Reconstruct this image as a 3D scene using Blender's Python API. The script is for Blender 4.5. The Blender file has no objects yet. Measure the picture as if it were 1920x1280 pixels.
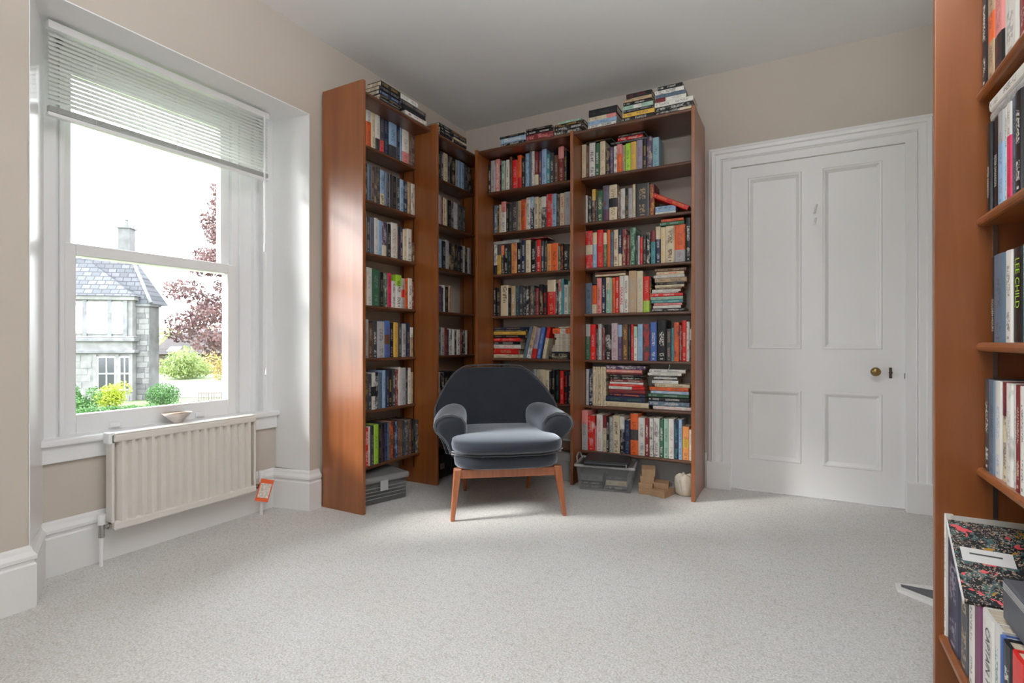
import bpy, bmesh, math, random
from mathutils import Vector, Matrix, Euler, noise
SC = bpy.context.scene
COL = SC.collection
R = math.radians
random.seed(7)

# ---------------------------------------------------------------- camera, world, light, exposure
cam_d = bpy.data.cameras.new('camera'); cam = bpy.data.objects.new('camera', cam_d); COL.objects.link(cam)
cam.location = (2.37, -3.57, 0.93); cam.rotation_euler = (R(90), 0, R(28.5))
cam_d.sensor_width = 36.0; cam_d.lens = 983.0/1920.0*36.0; cam_d.clip_start = 0.02
SC.camera = cam
SC.view_settings.view_transform = 'Standard'; SC.view_settings.look = 'None'
SC.view_settings.exposure = 0.0; SC.view_settings.gamma = 1.0; SC.view_settings.use_curve_mapping = False
SC.cycles.use_denoising = True
SC.cycles.max_bounces = 10; SC.cycles.diffuse_bounces = 6; SC.cycles.glossy_bounces = 4
SC.cycles.transparent_max_bounces = 12; SC.cycles.sample_clamp_indirect = 6.0
SC.cycles.caustics_reflective = False; SC.cycles.caustics_refractive = False

SKY = 12.0
wd = bpy.data.worlds.new('overcast_sky'); SC.world = wd; wd.use_nodes = True
nt = wd.node_tree; nt.nodes.clear()
wo = nt.nodes.new('ShaderNodeOutputWorld'); bg = nt.nodes.new('ShaderNodeBackground')
tc = nt.nodes.new('ShaderNodeTexCoord'); sx = nt.nodes.new('ShaderNodeSeparateXYZ'); rp = nt.nodes.new('ShaderNodeValToRGB')
nt.links.new(tc.outputs['Generated'], sx.inputs[0]); nt.links.new(sx.outputs['Z'], rp.inputs[0])
rp.color_ramp.elements[0].position = 0.0; rp.color_ramp.elements[0].color = (0.93, 0.96, 1.0, 1)
rp.color_ramp.elements[1].position = 0.6; rp.color_ramp.elements[1].color = (0.90, 0.95, 1.0, 1)
nt.links.new(rp.outputs[0], bg.inputs['Color']); bg.inputs['Strength'].default_value = SKY
nt.links.new(bg.outputs[0], wo.inputs['Surface'])

def light(name, kind, loc, rot, energy, color=(1, 1, 1), size=None, size_y=None, portal=False, angle=None):
    d = bpy.data.lights.new(name, kind); o = bpy.data.objects.new(name, d); COL.objects.link(o)
    o.location = loc; o.rotation_euler = rot; d.energy = energy; d.color = color
    if kind == 'AREA':
        d.shape = 'RECTANGLE'; d.size = size; d.size_y = size_y
        if portal: d.cycles.is_portal = True
    if angle is not None: d.angle = angle
    return o
# hazy sun behind the stone house: comes in low through the sash window
light('hazy_sun', 'SUN', (-12, 2, 9), Vector((0.65, 0.57, -0.50)).to_track_quat('-Z', 'Y').to_euler(), 9.5, (1.0, 0.97, 0.92), angle=R(15))
light('sash_window_portal', 'AREA', (-0.45, -2.16, 1.35), (0, R(-90), 0), 1.0, size=1.75, size_y=0.86, portal=True)
light('rear_fill_portal', 'AREA', (2.225, -5.13, 1.45), (R(90), 0, 0), 1.0, size=0.45, size_y=1.4, portal=True)

light('bounce_fill', 'AREA', (2.35, -3.05, 1.95), (R(180), 0, 0), 96.0, (0.90, 0.955, 1.0), size=0.45, size_y=0.45)  # unseen lamp added for fill, aimed up to bounce off the ceiling

# ---------------------------------------------------------------- materials
def node_mat(name):
    m = bpy.data.materials.new(name); m.use_nodes = True
    return m, m.node_tree, m.node_tree.nodes['Principled BSDF']
def plain(name, col, rough=0.5, metal=0.0, noise_amt=0.05, scale=12.0, bump=0.0, bscale=200.0, sheen=0.0, coat=0.0):
    m, t, b = node_mat(name)
    n = t.nodes.new('ShaderNodeTexNoise'); n.inputs['Scale'].default_value = scale; n.inputs['Detail'].default_value = 3
    c = t.nodes.new('ShaderNodeTexCoord'); t.links.new(c.outputs['Object'], n.inputs['Vector'])
    r = t.nodes.new('ShaderNodeValToRGB')
    r.color_ramp.elements[0].position = 0.3; r.color_ramp.elements[1].position = 0.7
    r.color_ramp.elements[0].color = tuple(x*(1-noise_amt) for x in col)+(1,)
    r.color_ramp.elements[1].color = tuple(min(1, x*(1+noise_amt)) for x in col)+(1,)
    t.links.new(n.outputs['Fac'], r.inputs[0]); t.links.new(r.outputs[0], b.inputs['Base Color'])
    b.inputs['Roughness'].default_value = rough; b.inputs['Metallic'].default_value = metal
    if sheen: b.inputs['Sheen Weight'].default_value = sheen
    if coat: b.inputs['Coat Weight'].default_value = coat
    if bump:
        n2 = t.nodes.new('ShaderNodeTexNoise'); n2.inputs['Scale'].default_value = bscale; n2.inputs['Detail'].default_value = 2
        t.links.new(c.outputs['Object'], n2.inputs['Vector'])
        bp = t.nodes.new('ShaderNodeBump'); bp.inputs['Strength'].default_value = bump; bp.inputs['Distance'].default_value = 0.004
        t.links.new(n2.outputs['Fac'], bp.inputs['Height']); t.links.new(bp.outputs[0], b.inputs['Normal'])
    return m
M = {}
M['wall'] = plain('wall_paint', (0.545, 0.485, 0.425), 0.75, noise_amt=0.02, scale=2, bump=0.05, bscale=120)
M['ceiling'] = plain('ceiling_paint', (0.85, 0.85, 0.845), 0.8, noise_amt=0.015, scale=2)
M['white'] = plain('white_gloss_paint', (0.84, 0.84, 0.84), 0.32, noise_amt=0.012, scale=3)
M['upvc'] = plain('white_window_paint', (0.86, 0.87, 0.88), 0.3, noise_amt=0.01)
M['radiator'] = plain('radiator_enamel', (0.74, 0.71, 0.66), 0.35, noise_amt=0.01)
M['chrome'] = plain('worn_chrome', (0.45, 0.44, 0.42), 0.25, 1.0)
M['brass'] = plain('aged_brass', (0.30, 0.21, 0.08), 0.3, 1.0, 0.2, 60)
M['iron'] = plain('dark_bronze', (0.10, 0.07, 0.05), 0.4, 0.8)
M['black'] = plain('black_cloth', (0.012, 0.012, 0.014), 0.6)
M['kraft'] = plain('kraft_card', (0.40, 0.25, 0.14), 0.7, noise_amt=0.1, scale=30)
M['canvas'] = plain('cream_canvas', (0.62, 0.56, 0.46), 0.85, noise_amt=0.12, scale=14, bump=0.3, bscale=60)
M['orange_card'] = plain('orange_card', (0.75, 0.12, 0.03), 0.5)
M['paper'] = plain('white_paper', (0.78, 0.77, 0.75), 0.6, noise_amt=0.03)
M['greybox'] = plain('grey_card', (0.42, 0.41, 0.40), 0.6)
M['slate_card'] = plain('slate_card', (0.085, 0.09, 0.105), 0.5, noise_amt=0.15, scale=25)
M['ceramic'] = plain('glazed_ceramic', (0.62, 0.56, 0.52), 0.3, noise_amt=0.12, scale=20)
M['clay'] = plain('bowl_inside', (0.42, 0.27, 0.15), 0.4)
M['tag_print'] = plain('tag_label', (0.72, 0.66, 0.60), 0.5, noise_amt=0.3, scale=90)

def wood(name, a, b_, rough, axis='Z', scale=1.0, coat=0.6):
    m, t, b = node_mat(name)
    c = t.nodes.new('ShaderNodeTexCoord'); mp = t.nodes.new('ShaderNodeMapping')
    sc = {'X': (0.6, 9, 9), 'Y': (9, 0.6, 9), 'Z': (9, 9, 0.6)}[axis]
    mp.inputs['Scale'].default_value = tuple(v*scale for v in sc)
    n = t.nodes.new('ShaderNodeTexNoise'); n.inputs['Scale'].default_value = 2.2; n.inputs['Detail'].default_value = 6; n.inputs['Distortion'].default_value = 0.6
    t.links.new(c.outputs['Object'], mp.inputs[0]); t.links.new(mp.outputs[0], n.inputs['Vector'])
    r = t.nodes.new('ShaderNodeValToRGB'); r.color_ramp.elements[0].position = 0.32; r.color_ramp.elements[1].position = 0.7
    r.color_ramp.elements[0].color = a+(1,); r.color_ramp.elements[1].color = b_+(1,)
    t.links.new(n.outputs['Fac'], r.inputs[0]); t.links.new(r.outputs[0], b.inputs['Base Color'])
    b.inputs['Roughness'].default_value = rough; b.inputs['Coat Weight'].default_value = coat; b.inputs['Coat Roughness'].default_value = 0.34; b.inputs['Coat IOR'].default_value = 1.6
    return m
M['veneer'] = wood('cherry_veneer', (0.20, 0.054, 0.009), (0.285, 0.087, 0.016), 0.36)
M['shaded_veneer_x'] = wood('shaded_cherry_boards_x', (0.085, 0.028, 0.010), (0.125, 0.043, 0.015), 0.42, 'X')  # shelf boards: the same veneer with the shade of the shelves painted in
M['shaded_veneer_y'] = wood('shaded_cherry_boards_y', (0.085, 0.028, 0.010), (0.125, 0.043, 0.015), 0.42, 'Y')
M['teak'] = wood('oiled_teak', (0.30, 0.085, 0.028), (0.42, 0.135, 0.045), 0.35, scale=3)

def carpet():
    m, t, b = node_mat('twist_pile_carpet')
    c = t.nodes.new('ShaderNodeTexCoord')
    n1 = t.nodes.new('ShaderNodeTexNoise'); n1.inputs['Scale'].default_value = 150; n1.inputs['Detail'].default_value = 3; n1.inputs['Roughness'].default_value = 0.7
    n2 = t.nodes.new('ShaderNodeTexNoise'); n2.inputs['Scale'].default_value = 2.2; n2.inputs['Detail'].default_value = 4
    n3 = t.nodes.new('ShaderNodeTexNoise'); n3.inputs['Scale'].default_value = 42; n3.inputs['Detail'].default_value = 2
    for n in (n1, n2, n3): t.links.new(c.outputs['Object'], n.inputs['Vector'])
    r1 = t.nodes.new('ShaderNodeValToRGB'); r1.color_ramp.elements[0].position = 0.33; r1.color_ramp.elements[1].position = 0.62
    r1.color_ramp.elements[0].color = (0.50, 0.485, 0.465, 1); r1.color_ramp.elements[1].color = (0.80, 0.79, 0.775, 1)
    r2 = t.nodes.new('ShaderNodeValToRGB'); r2.color_ramp.elements[0].position = 0.35; r2.color_ramp.elements[1].position = 0.65
    r2.color_ramp.elements[0].color = (0.94, 0.925, 0.91, 1); r2.color_ramp.elements[1].color = (1, 1, 1, 1)
    r3 = t.nodes.new('ShaderNodeValToRGB'); r3.color_ramp.elements[0].position = 0.30; r3.color_ramp.elements[1].position = 0.5
    r3.color_ramp.elements[0].color = (0.88, 0.87, 0.85, 1); r3.color_ramp.elements[1].color = (1, 1, 1, 1)
    t.links.new(n1.outputs['Fac'], r1.inputs[0]); t.links.new(n2.outputs['Fac'], r2.inputs[0]); t.links.new(n3.outputs['Fac'], r3.inputs[0])
    mx = t.nodes.new('ShaderNodeMixRGB'); mx.blend_type = 'MULTIPLY'; mx.inputs[0].default_value = 1
    mx2 = t.nodes.new('ShaderNodeMixRGB'); mx2.blend_type = 'MULTIPLY'; mx2.inputs[0].default_value = 1
    t.links.new(r1.outputs[0], mx.inputs[1]); t.links.new(r2.outputs[0], mx.inputs[2])
    t.links.new(mx.outputs[0], mx2.inputs[1]); t.links.new(r3.outputs[0], mx2.inputs[2])
    t.links.new(mx2.outputs[0], b.inputs['Base Color']); b.inputs['Roughness'].default_value = 0.95
    b.inputs['Sheen Weight'].default_value = 0.15
    bp = t.nodes.new('ShaderNodeBump'); bp.inputs['Strength'].default_value = 0.9; bp.inputs['Distance'].default_value = 0.006
    t.links.new(n1.outputs['Fac'], bp.inputs['Height']); t.links.new(bp.outputs[0], b.inputs['Normal'])
    return m
M['carpet'] = carpet()

def glass():
    m = bpy.data.materials.new('clear_pane_glass'); m.use_nodes = True; t = m.node_tree; t.nodes.clear()
    o = t.nodes.new('ShaderNodeOutputMaterial'); mx = t.nodes.new('ShaderNodeMixShader'); tr = t.nodes.new('ShaderNodeBsdfTransparent')
    gl = t.nodes.new('ShaderNodeBsdfGlossy'); fr = t.nodes.new('ShaderNodeFresnel'); fr.inputs['IOR'].default_value = 1.25
    tr.inputs['Color'].default_value = (0.97, 0.98, 0.98, 1); gl.inputs['Roughness'].default_value = 0.02
    t.links.new(fr.outputs[0], mx.inputs[0]); t.links.new(tr.outputs[0], mx.inputs[1]); t.links.new(gl.outputs[0], mx.inputs[2]); t.links.new(mx.outputs[0], o.inputs[0])
    return m
M['glass'] = glass()
def see_through_plastic(name, col, alpha):
    m = bpy.data.materials.new(name); m.use_nodes = True; t = m.node_tree; b = t.nodes['Principled BSDF']; o = t.nodes['Material Output']
    b.inputs['Base Color'].default_value = col+(1,); b.inputs['Roughness'].default_value = 0.25
    mx = t.nodes.new('ShaderNodeMixShader'); tr = t.nodes.new('ShaderNodeBsdfTransparent'); mx.inputs[0].default_value = alpha
    t.links.new(tr.outputs[0], mx.inputs[1]); t.links.new(b.outputs[0], mx.inputs[2]); t.links.new(mx.outputs[0], o.inputs[0])
    return m
M['tub'] = see_through_plastic('cloudy_clear_plastic', (0.42, 0.43, 0.44), 0.34)
M['tub_rim'] = see_through_plastic('cloudy_plastic_rim', (0.50, 0.51, 0.52), 0.75)
M['grey_tub'] = see_through_plastic('smoky_plastic', (0.15, 0.155, 0.155), 0.6)
M['grey_lid'] = see_through_plastic('frosted_lid_plastic', (0.24, 0.24, 0.235), 0.9)
def slat():
    m = bpy.data.materials.new('blind_slat_enamel'); m.use_nodes = True; t = m.node_tree; b = t.nodes['Principled BSDF']; o = t.nodes['Material Output']
    b.inputs['Base Color'].default_value = (0.80, 0.81, 0.79, 1); b.inputs['Roughness'].default_value = 0.4
    tl = t.nodes.new('ShaderNodeBsdfTranslucent'); tl.inputs['Color'].default_value = (0.75, 0.78, 0.74, 1)
    mx = t.nodes.new('ShaderNodeMixShader'); mx.inputs[0].default_value = 0.28
    t.links.new(b.outputs[0], mx.inputs[1]); t.links.new(tl.outputs[0], mx.inputs[2]); t.links.new(mx.outputs[0], o.inputs[0])
    return m
M['slat'] = slat()
def velvet():
    m, t, b = node_mat('slate_blue_velvet')
    c = t.nodes.new('ShaderNodeTexCoord'); n = t.nodes.new('ShaderNodeTexNoise'); n.inputs['Scale'].default_value = 9; n.inputs['Detail'].default_value = 4
    t.links.new(c.outputs['Object'], n.inputs['Vector'])
    r = t.nodes.new('ShaderNodeValToRGB'); r.color_ramp.elements[0].color = (0.020, 0.023, 0.030, 1); r.color_ramp.elements[1].color = (0.036, 0.041, 0.053, 1)
    t.links.new(n.outputs['Fac'], r.inputs[0]); t.links.new(r.outputs[0], b.inputs['Base Color'])
    b.inputs['Roughness'].default_value = 0.85; b.inputs['Specular IOR Level'].default_value = 0.15
    b.inputs['Sheen Weight'].default_value = 1.0; b.inputs['Sheen Roughness'].default_value = 0.42; b.inputs['Sheen Tint'].default_value = (0.80, 0.88, 1.0, 1)
    return m
M['velvet'] = velvet()
M['piping'] = plain('velvet_piping', (0.03, 0.034, 0.045), 0.7, sheen=1.0)

# ---------------------------------------------------------------- geometry helpers
class MB:
    def __init__(self): self.v = []; self.f = []
    def add(self, vs, fs):
        n = len(self.v); self.v += [tuple(v) for v in vs]; self.f += [tuple(i+n for i in f) for f in fs]; return self
    def box(self, x0, x1, y0, y1, z0, z1, mtx=None):
        vs = [Vector(p) for p in ((x0,y0,z0),(x1,y0,z0),(x1,y1,z0),(x0,y1,z0),(x0,y0,z1),(x1,y0,z1),(x1,y1,z1),(x0,y1,z1))]
        if mtx: vs = [mtx @ p for p in vs]
        return self.add(vs, [(0,3,2,1),(4,5,6,7),(0,1,5,4),(1,2,6,5),(2,3,7,6),(3,0,4,7)])
    def prism(self, poly, lo, hi, axis='z'):
        n = len(poly)
        def P(a, b, h): return {'z': (a, b, h), 'y': (a, h, b), 'x': (h, a, b)}[axis]
        vs = [P(a, b, lo) for a, b in poly]+[P(a, b, hi) for a, b in poly]
        return self.add(vs, [tuple(range(n-1, -1, -1)), tuple(range(n, 2*n))]+[(i, (i+1) % n, n+(i+1) % n, n+i) for i in range(n)])
    def taper(self, p0, s0, p1, s1):
        p0, p1 = Vector(p0), Vector(p1); vs = []
        for p, s in ((p0, s0), (p1, s1)):
            vs += [p+Vector((a*s[0], b*s[1], 0)) for a, b in ((-1,-1),(1,-1),(1,1),(-1,1))]
        return self.add(vs, [(0,3,2,1),(4,5,6,7),(0,1,5,4),(1,2,6,5),(2,3,7,6),(3,0,4,7)])
    def tube(self, pts, r, n=8, close=True):
        pts = [Vector(p) for p in pts]; k = len(pts); rr = r if isinstance(r, (list, tuple)) else [r]*k
        base = len(self.v); up = None
        for i, p in enumerate(pts):
            d = (pts[min(i+1, k-1)]-pts[max(i-1, 0)]).normalized()
            if up is None: up = d.orthogonal().normalized()
            up = (up-d*up.dot(d)).normalized(); sd = d.cross(up)
            self.v += [tuple(p+(up*math.cos(2*math.pi*j/n)+sd*math.sin(2*math.pi*j/n))*rr[i]) for j in range(n)]
        for i in range(k-1):
            for j in range(n):
                a = base+i*n+j; b = base+i*n+(j+1) % n; self.f.append((a, b, b+n, a+n))
        if close: self.f += [tuple(base+j for j in range(n-1, -1, -1)), tuple(base+(k-1)*n+j for j in range(n))]
        return self
    def lathe(self, prof, n=20, mtx=None):
        base = len(self.v); k = len(prof)
        for r, z in prof:
            for j in range(n):
                p = Vector((r*math.cos(2*math.pi*j/n), r*math.sin(2*math.pi*j/n), z)); self.v.append(tuple(mtx @ p if mtx else p))
        for i in range(k-1):
            for j in range(n):
                a = base+i*n+j; b = base+i*n+(j+1) % n; self.f.append((a, b, b+n, a+n))
        self.f += [tuple(base+j for j in range(n-1, -1, -1)), tuple(base+(k-1)*n+j for j in range(n))]
        return self
    def sweep(self, path, prof, to3, closed=False):
        """profile (a outward to the path's left, b out of the plane) along a 2-D path with mitred corners"""
        k = len(path); P = [Vector(p) for p in path]; np_ = len(prof); base = len(self.v)
        for i in range(k):
            d0 = (P[i]-P[i-1]).normalized() if (i > 0 or closed) else (P[1]-P[0]).normalized()
            d1 = (P[(i+1) % k]-P[i]).normalized() if (i < k-1 or closed) else d0
            n0 = Vector((-d0.y, d0.x)); n1 = Vector((-d1.y, d1.x)); m = (n0+n1).normalized(); m = m/max(0.3, m.dot(n0))
            for a, b in prof: q = P[i]+m*a; self.v.append(tuple(to3(q.x, q.y, b)))
        for i in range(k if closed else k-1):
            for j in range(np_):
                a = base+i*np_+j; b = base+i*np_+(j+1) % np_; c = base+((i+1) % k)*np_+(j+1) % np_; d = base+((i+1) % k)*np_+j
                self.f.append((a, b, c, d))
        if not closed: self.f += [tuple(base+j for j in range(np_-1, -1, -1)), tuple(base+(k-1)*np_+j for j in range(np_))]
        return self
    def mesh(self, name, mat, smooth=False):
        me = bpy.data.meshes.new(name); me.from_pydata(self.v, [], self.f); me.validate()
        bm = bmesh.new(); bm.from_mesh(me); bmesh.ops.recalc_face_normals(bm, faces=bm.faces); bm.to_mesh(me); bm.free()
        for x in (mat if isinstance(mat, (list, tuple)) else [mat]): me.materials.append(x)
        if smooth: me.polygons.foreach_set('use_smooth', [True]*len(me.polygons))
        return me
    def build(self, name, mat, parent=None, bevel=0.0, smooth=False, sub=0, seg=2):
        o = bpy.data.objects.new(name, self.mesh(name, mat, smooth)); COL.objects.link(o)
        if parent: o.parent = parent
        if bevel:
            b = o.modifiers.new('b', 'BEVEL'); b.width = bevel; b.segments = seg; b.limit_method = 'ANGLE'; b.angle_limit = R(40); b.harden_normals = False
        if sub:
            s = o.modifiers.new('s', 'SUBSURF'); s.levels = sub; s.render_levels = sub
        return o
def tag(o, label=None, cat=None, group=None, kind=None):
    if label: o['label'] = label
    if cat: o['category'] = cat
    if group: o['group'] = group
    if kind: o['kind'] = kind
    return o
def empty(name, loc=(0, 0, 0), rz=0, label=None, cat=None, group=None, kind=None):
    o = bpy.data.objects.new(name, None); COL.objects.link(o); o.location = loc; o.rotation_euler = (0, 0, rz); o.empty_display_size = 0.1
    return tag(o, label, cat, group, kind)
def struct(name, mb, mat, parent=None, label=None, **k):
    o = mb.build(name, mat, parent, **k)
    if parent is None: tag(o, label, None, None, 'structure')
    return o

# ---------------------------------------------------------------- room shell
RW0, RW1 = 2.0, 2.45
H = 2.64; RX = 3.05; BY = -5.15
YL, YR = -2.763, -1.555            # window recess at the wall face
struct('floor', MB().box(-0.4, RX+0.1, BY-0.1, 0.1, -0.12, 0.0), M['carpet'], label='beige twist pile carpet covering the whole floor')
struct('ceiling', MB().box(-0.6, RX+0.1, BY-0.1, 0.1, H, H+0.12), M['ceiling'], label='plain off-white ceiling')
w = MB()
w.prism([(0, BY-0.1), (0, YL), (-0.33, -2.60), (-0.55, -2.60), (-0.55, BY-0.1)], 0, H)
w.prism([(0, YR), (0, 0.1), (-0.55, 0.1), (-0.55, -1.60), (-0.33, -1.592)], 0, H)
w.prism([(0, YL), (0, YR), (-0.55, YR), (-0.55, YL)], 2.19, H)
w.prism([(-0.24, -2.66), (-0.24, -1.59), (-0.55, -1.59), (-0.55, -2.66)], 0, 0.512)
struct('wall_window', w, M['wall'], label='taupe wall with the deep sash window recess')
DX0, DX1, DZ = 2.007, 2.895, 2.02
w = MB().box(-0.1, DX0-0.004, 0, 0.12, 0, H).box(DX1+0.004, RX+0.1, 0, 0.12, 0, H).box(DX0-0.004, DX1+0.004, 0, 0.12, DZ+0.004, H)
struct('wall_back', w, M['wall'], label='taupe wall behind the bookcase and around the white door')
struct('wall_right', MB().box(RX, RX+0.12, BY, 0.0, 0, H), M['wall'], label='taupe wall behind the near bookcase')
w = MB().box(-0.1, RW0, BY-0.12, BY, 0, H).box(RW1, RX, BY-0.12, BY, 0, H).box(RW0, RW1, BY-0.12, BY, 0, 0.75).box(RW0, RW1, BY-0.12, BY, 2.15, H)
struct('wall_rear', w, M['wall'], label='taupe wall behind the viewer with an opening added to let in fill light')

struct('trim_5', MB().prism([(0.002, YL), (-0.30, -2.611), (-0.30, -2.607), (0.002, YL+0.004)], 0.215, 2.188), M['white'], label='white splayed reveal of the window recess farther from the bookcase')
struct('trim_6', MB().prism([(0.002, YR), (-0.30, -1.590), (-0.30, -1.594), (0.002, YR-0.004)], 0.215, 2.188), M['white'], label='white painted window reveal next to the tall bookcase')
struct('trim_7', MB().prism([(0.002, YL), (0.002, YR), (-0.30, -1.59), (-0.30, -2.61)], 2.184, 2.189), M['white'], label='white painted soffit over the window recess')
BASE = [(0, 0), (0.024, 0), (0.024, 0.150), (0.019, 0.156), (0.019, 0.166), (0.026, 0.170), (0.026, 0.182), (0.014, 0.196), (0.010, 0.208), (0.004, 0.215), (0, 0.215)]
def floorpath(x, y, b): return (x, y, b)
def skirting(name, path, label):
    m = MB(); m.sweep(path, [(-a, b) for a, b in BASE], floorpath); return struct(name, m, M['white'], label=label)
skirting('baseboard_window', [(0, BY+0.01), (0, YL), (-0.24, -2.652), (-0.24, -1.600), (0, YR), (0, -1.492)], 'moulded white skirting following the wall and the window recess')
skirting('baseboard_back', [(0.02, 0), (1.862, 0)], 'moulded white skirting behind the bookcase beside the door')

# ---------------------------------------------------------------- door and its architrave
d = empty('door_1', (0, 0, 0), kind='structure', label='white four-panel door with a brass knob')
PX = [(2.103, 2.396), (2.503, 2.793)]; PZ = [(0.20, 0.635), (0.884, 1.945)]
m = MB(); y0, y1 = 0.0, 0.042; g = 0.010
xs = [DX0, PX[0][0], PX[0][1], PX[1][0], PX[1][1], DX1]; zs = [g, PZ[0][0], PZ[0][1], PZ[1][0], PZ[1][1], DZ]
for i in (0, 2, 4): m.box(xs[i], xs[i+1], y0, y1, zs[0], zs[5])
for j in (0, 2, 4):
    for i in (1, 3): m.box(xs[i], xs[i+1], y0, y1, zs[j], zs[j+1])
m.build('door_frame', M['white'], d)
for (xa, xb) in PX:
    for (za, zb) in PZ:
        p = MB().box(xa, xb, 0.012, 0.034, za, zb).build('panel', M['white'], d)
        MB().sweep([(xa, za), (xb, za), (xb, zb), (xa, zb)], [(0, 0.012), (0, 0.001), (0.006, -0.004), (0.014, -0.003), (0.020, 0.004), (0.030, 0.012)], lambda x, z, b: (x, b, z), closed=True).build('panel_moulding', M['white'], p)
k = MB().lathe([(0.016, 0), (0.017, 0.004), (0.009, 0.008), (0.008, 0.026), (0.018, 0.034), (0.025, 0.046), (0.024, 0.056), (0.014, 0.064), (0.002, 0.066)], 20, Matrix.Translation((2.756, 0, 0.762)) @ Matrix.Rotation(R(90), 4, 'X')).build('door_knob', M['brass'], d, smooth=True); k['label'] = 'round brass knob'
e = MB().box(2.822, 2.836, -0.003, 0.0, 0.725, 0.785).build('keyhole_cover', M['iron'], d, bevel=0.002)
MB().lathe([(0.009, 0), (0.009, 0.006), (0.001, 0.007)], 12, Matrix.Translation((2.829, -0.003, 0.757)) @ Matrix.Rotation(R(90), 4, 'X')).build('swing_cover', M['iron'], e)
for z in (0.19, 0.78, 1.70):
    h = MB(); h.tube([(DX0-0.001, -0.003, z-0.05), (DX0-0.001, -0.003, z+0.05)], 0.0055, 8); h.build('hinge', M['white'], d)
hk = MB().box(2.455, 2.470, -0.004, 0, 1.62, 1.72)
hk.tube([(2.462, -0.004, 1.685), (2.466, -0.04, 1.70), (2.474, -0.062, 1.725)], 0.0055, 8).tube([(2.462, -0.004, 1.64), (2.464, -0.030, 1.628), (2.468, -0.04, 1.65)], 0.0055, 8)
o = hk.build('coat_hook', M['white'], d, smooth=False); o['label'] = 'white painted coat hook'
MB().box(DX1-0.003, DX1+0.002, -0.004, 0.01, 0.725, 0.755).build('latch_plate', M['iron'], d)
CAS = [(0, 0), (0, 0.016), (0.045, 0.016), (0.050, 0.021), (0.056, 0.014), (0.062, 0.022), (0.088, 0.024), (0.094, 0.032), (0.112, 0.034), (0.118, 0.026), (0.132, 0.022), (0.137, 0.0)]
m = MB().sweep([(DX0, 0.16), (DX0, DZ+0.002), (DX1, DZ+0.002), (DX1, 0.16)], CAS, lambda x, z, b: (x, -b, z))
struct('trim_1', m, M['white'], label='moulded white architrave around the panelled door')
struct('trim_2', MB().box(DX0-0.142, DX0, -0.048, 0, 0, 0.165), M['white'], label='white plinth block at the foot of the architrave, hinge side', bevel=0.003)
struct('trim_3', MB().box(DX1, DX1+0.145, -0.048, 0, 0, 0.165), M['white'], label='white plinth block at the foot of the architrave, knob side', bevel=0.003)
struct('trim_4', MB().box(DX0, DX1, 0.043, 0.12, 0, 0.008), M['iron'], label='dark threshold gap under the door')

# ---------------------------------------------------------------- sash window
wn = empty('window_1', (0, 0, 0), kind='structure', label='white vertical sliding sash window in the deep recess')
f = MB()
f.box(-0.42, -0.30, -2.64, -2.548, 0.52, 2.20).box(-0.42, -0.30, -1.668, -1.585, 0.52, 2.20).box(-0.42, -0.30, -2.64, -1.585, 2.12, 2.20)
f.box(-0.42, -0.315, -1.752, -1.668, 0.52, 2.14).box(-0.42, -0.33, -1.790, -1.752, 0.52, 2.14).box(-0.325, -0.285, -1.690, -1.672, 0.52, 2.14).box(-0.325, -0.285, -2.566, -2.548, 0.52, 2.14)
f.box(-0.30, -0.262, -1.650, -1.588, 0.525, 2.19).box(-0.30, -0.262, -2.63, -2.585, 0.525, 2.19)
f.build('frame', M['upvc'], wn, bevel=0.003)
def sash(name, x, ya, yb, za, zb, st, bt, tp):
    s = MB().box(x-0.04, x, ya-st, ya, za-bt, zb+tp).box(x-0.04, x, yb, yb+st, za-bt, zb+tp).box(x-0.04, x, ya, yb, za-bt, za).box(x-0.04, x, ya, yb, zb, zb+tp)
    o = s.build(name, M['upvc'], wn, bevel=0.004)
    MB().box(x-0.024, x-0.020, ya-0.004, yb+0.004, za-0.004, zb+0.004).build('pane', M['glass'], o)
    return o
lo = sash('lower_sash', -0.31, -2.50, -1.826, 0.62, 1.295, 0.046, 0.092, 0.05)
up = sash('upper_sash', -0.352, -2.50, -1.84, 1.345, 2.08, 0.05, 0.05, 0.05)
for y in (-2.36, -1.98):
    MB().box(-0.31, -0.296, y-0.022, y+0.022, 0.548, 0.572).build('sash_lift', M['upvc'], lo, bevel=0.004)
s = MB().prism([(-0.205, -2.672), (-0.205, -1.582), (-0.40, -1.582), (-0.40, -2.63)], 0.512, 0.540)
s.build('window_sill', M['upvc'], wn, bevel=0.008, seg=3)
MB().prism([(-0.224, -2.664), (-0.224, -1.588), (-0.245, -1.59), (-0.245, -2.66)], 0.445, 0.512).build('sill_apron', M['upvc'], wn, bevel=0.003)
rw = empty('window_fill', (0, 0, 0), kind='structure', label='unseen window added behind the viewer to brighten the room')  # no window known here; added as a source of fill light
rm = (RW0+RW1)/2
MB().box(RW0, RW0+0.06, BY-0.1, BY-0.04, 0.75, 2.15).box(RW1-0.06, RW1, BY-0.1, BY-0.04, 0.75, 2.15).box(rm-0.03, rm+0.03, BY-0.1, BY-0.04, 0.75, 2.15).box(RW0, RW1, BY-0.1, BY-0.04, 0.75, 0.82).box(RW0, RW1, BY-0.1, BY-0.04, 2.08, 2.15).build('frame', M['upvc'], rw)
for a, b in ((RW0+0.06, rm-0.03), (rm+0.03, RW1-0.06)): MB().box(a, b, BY-0.075, BY-0.07, 0.82, 2.08).build('pane', M['glass'], rw)

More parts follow.
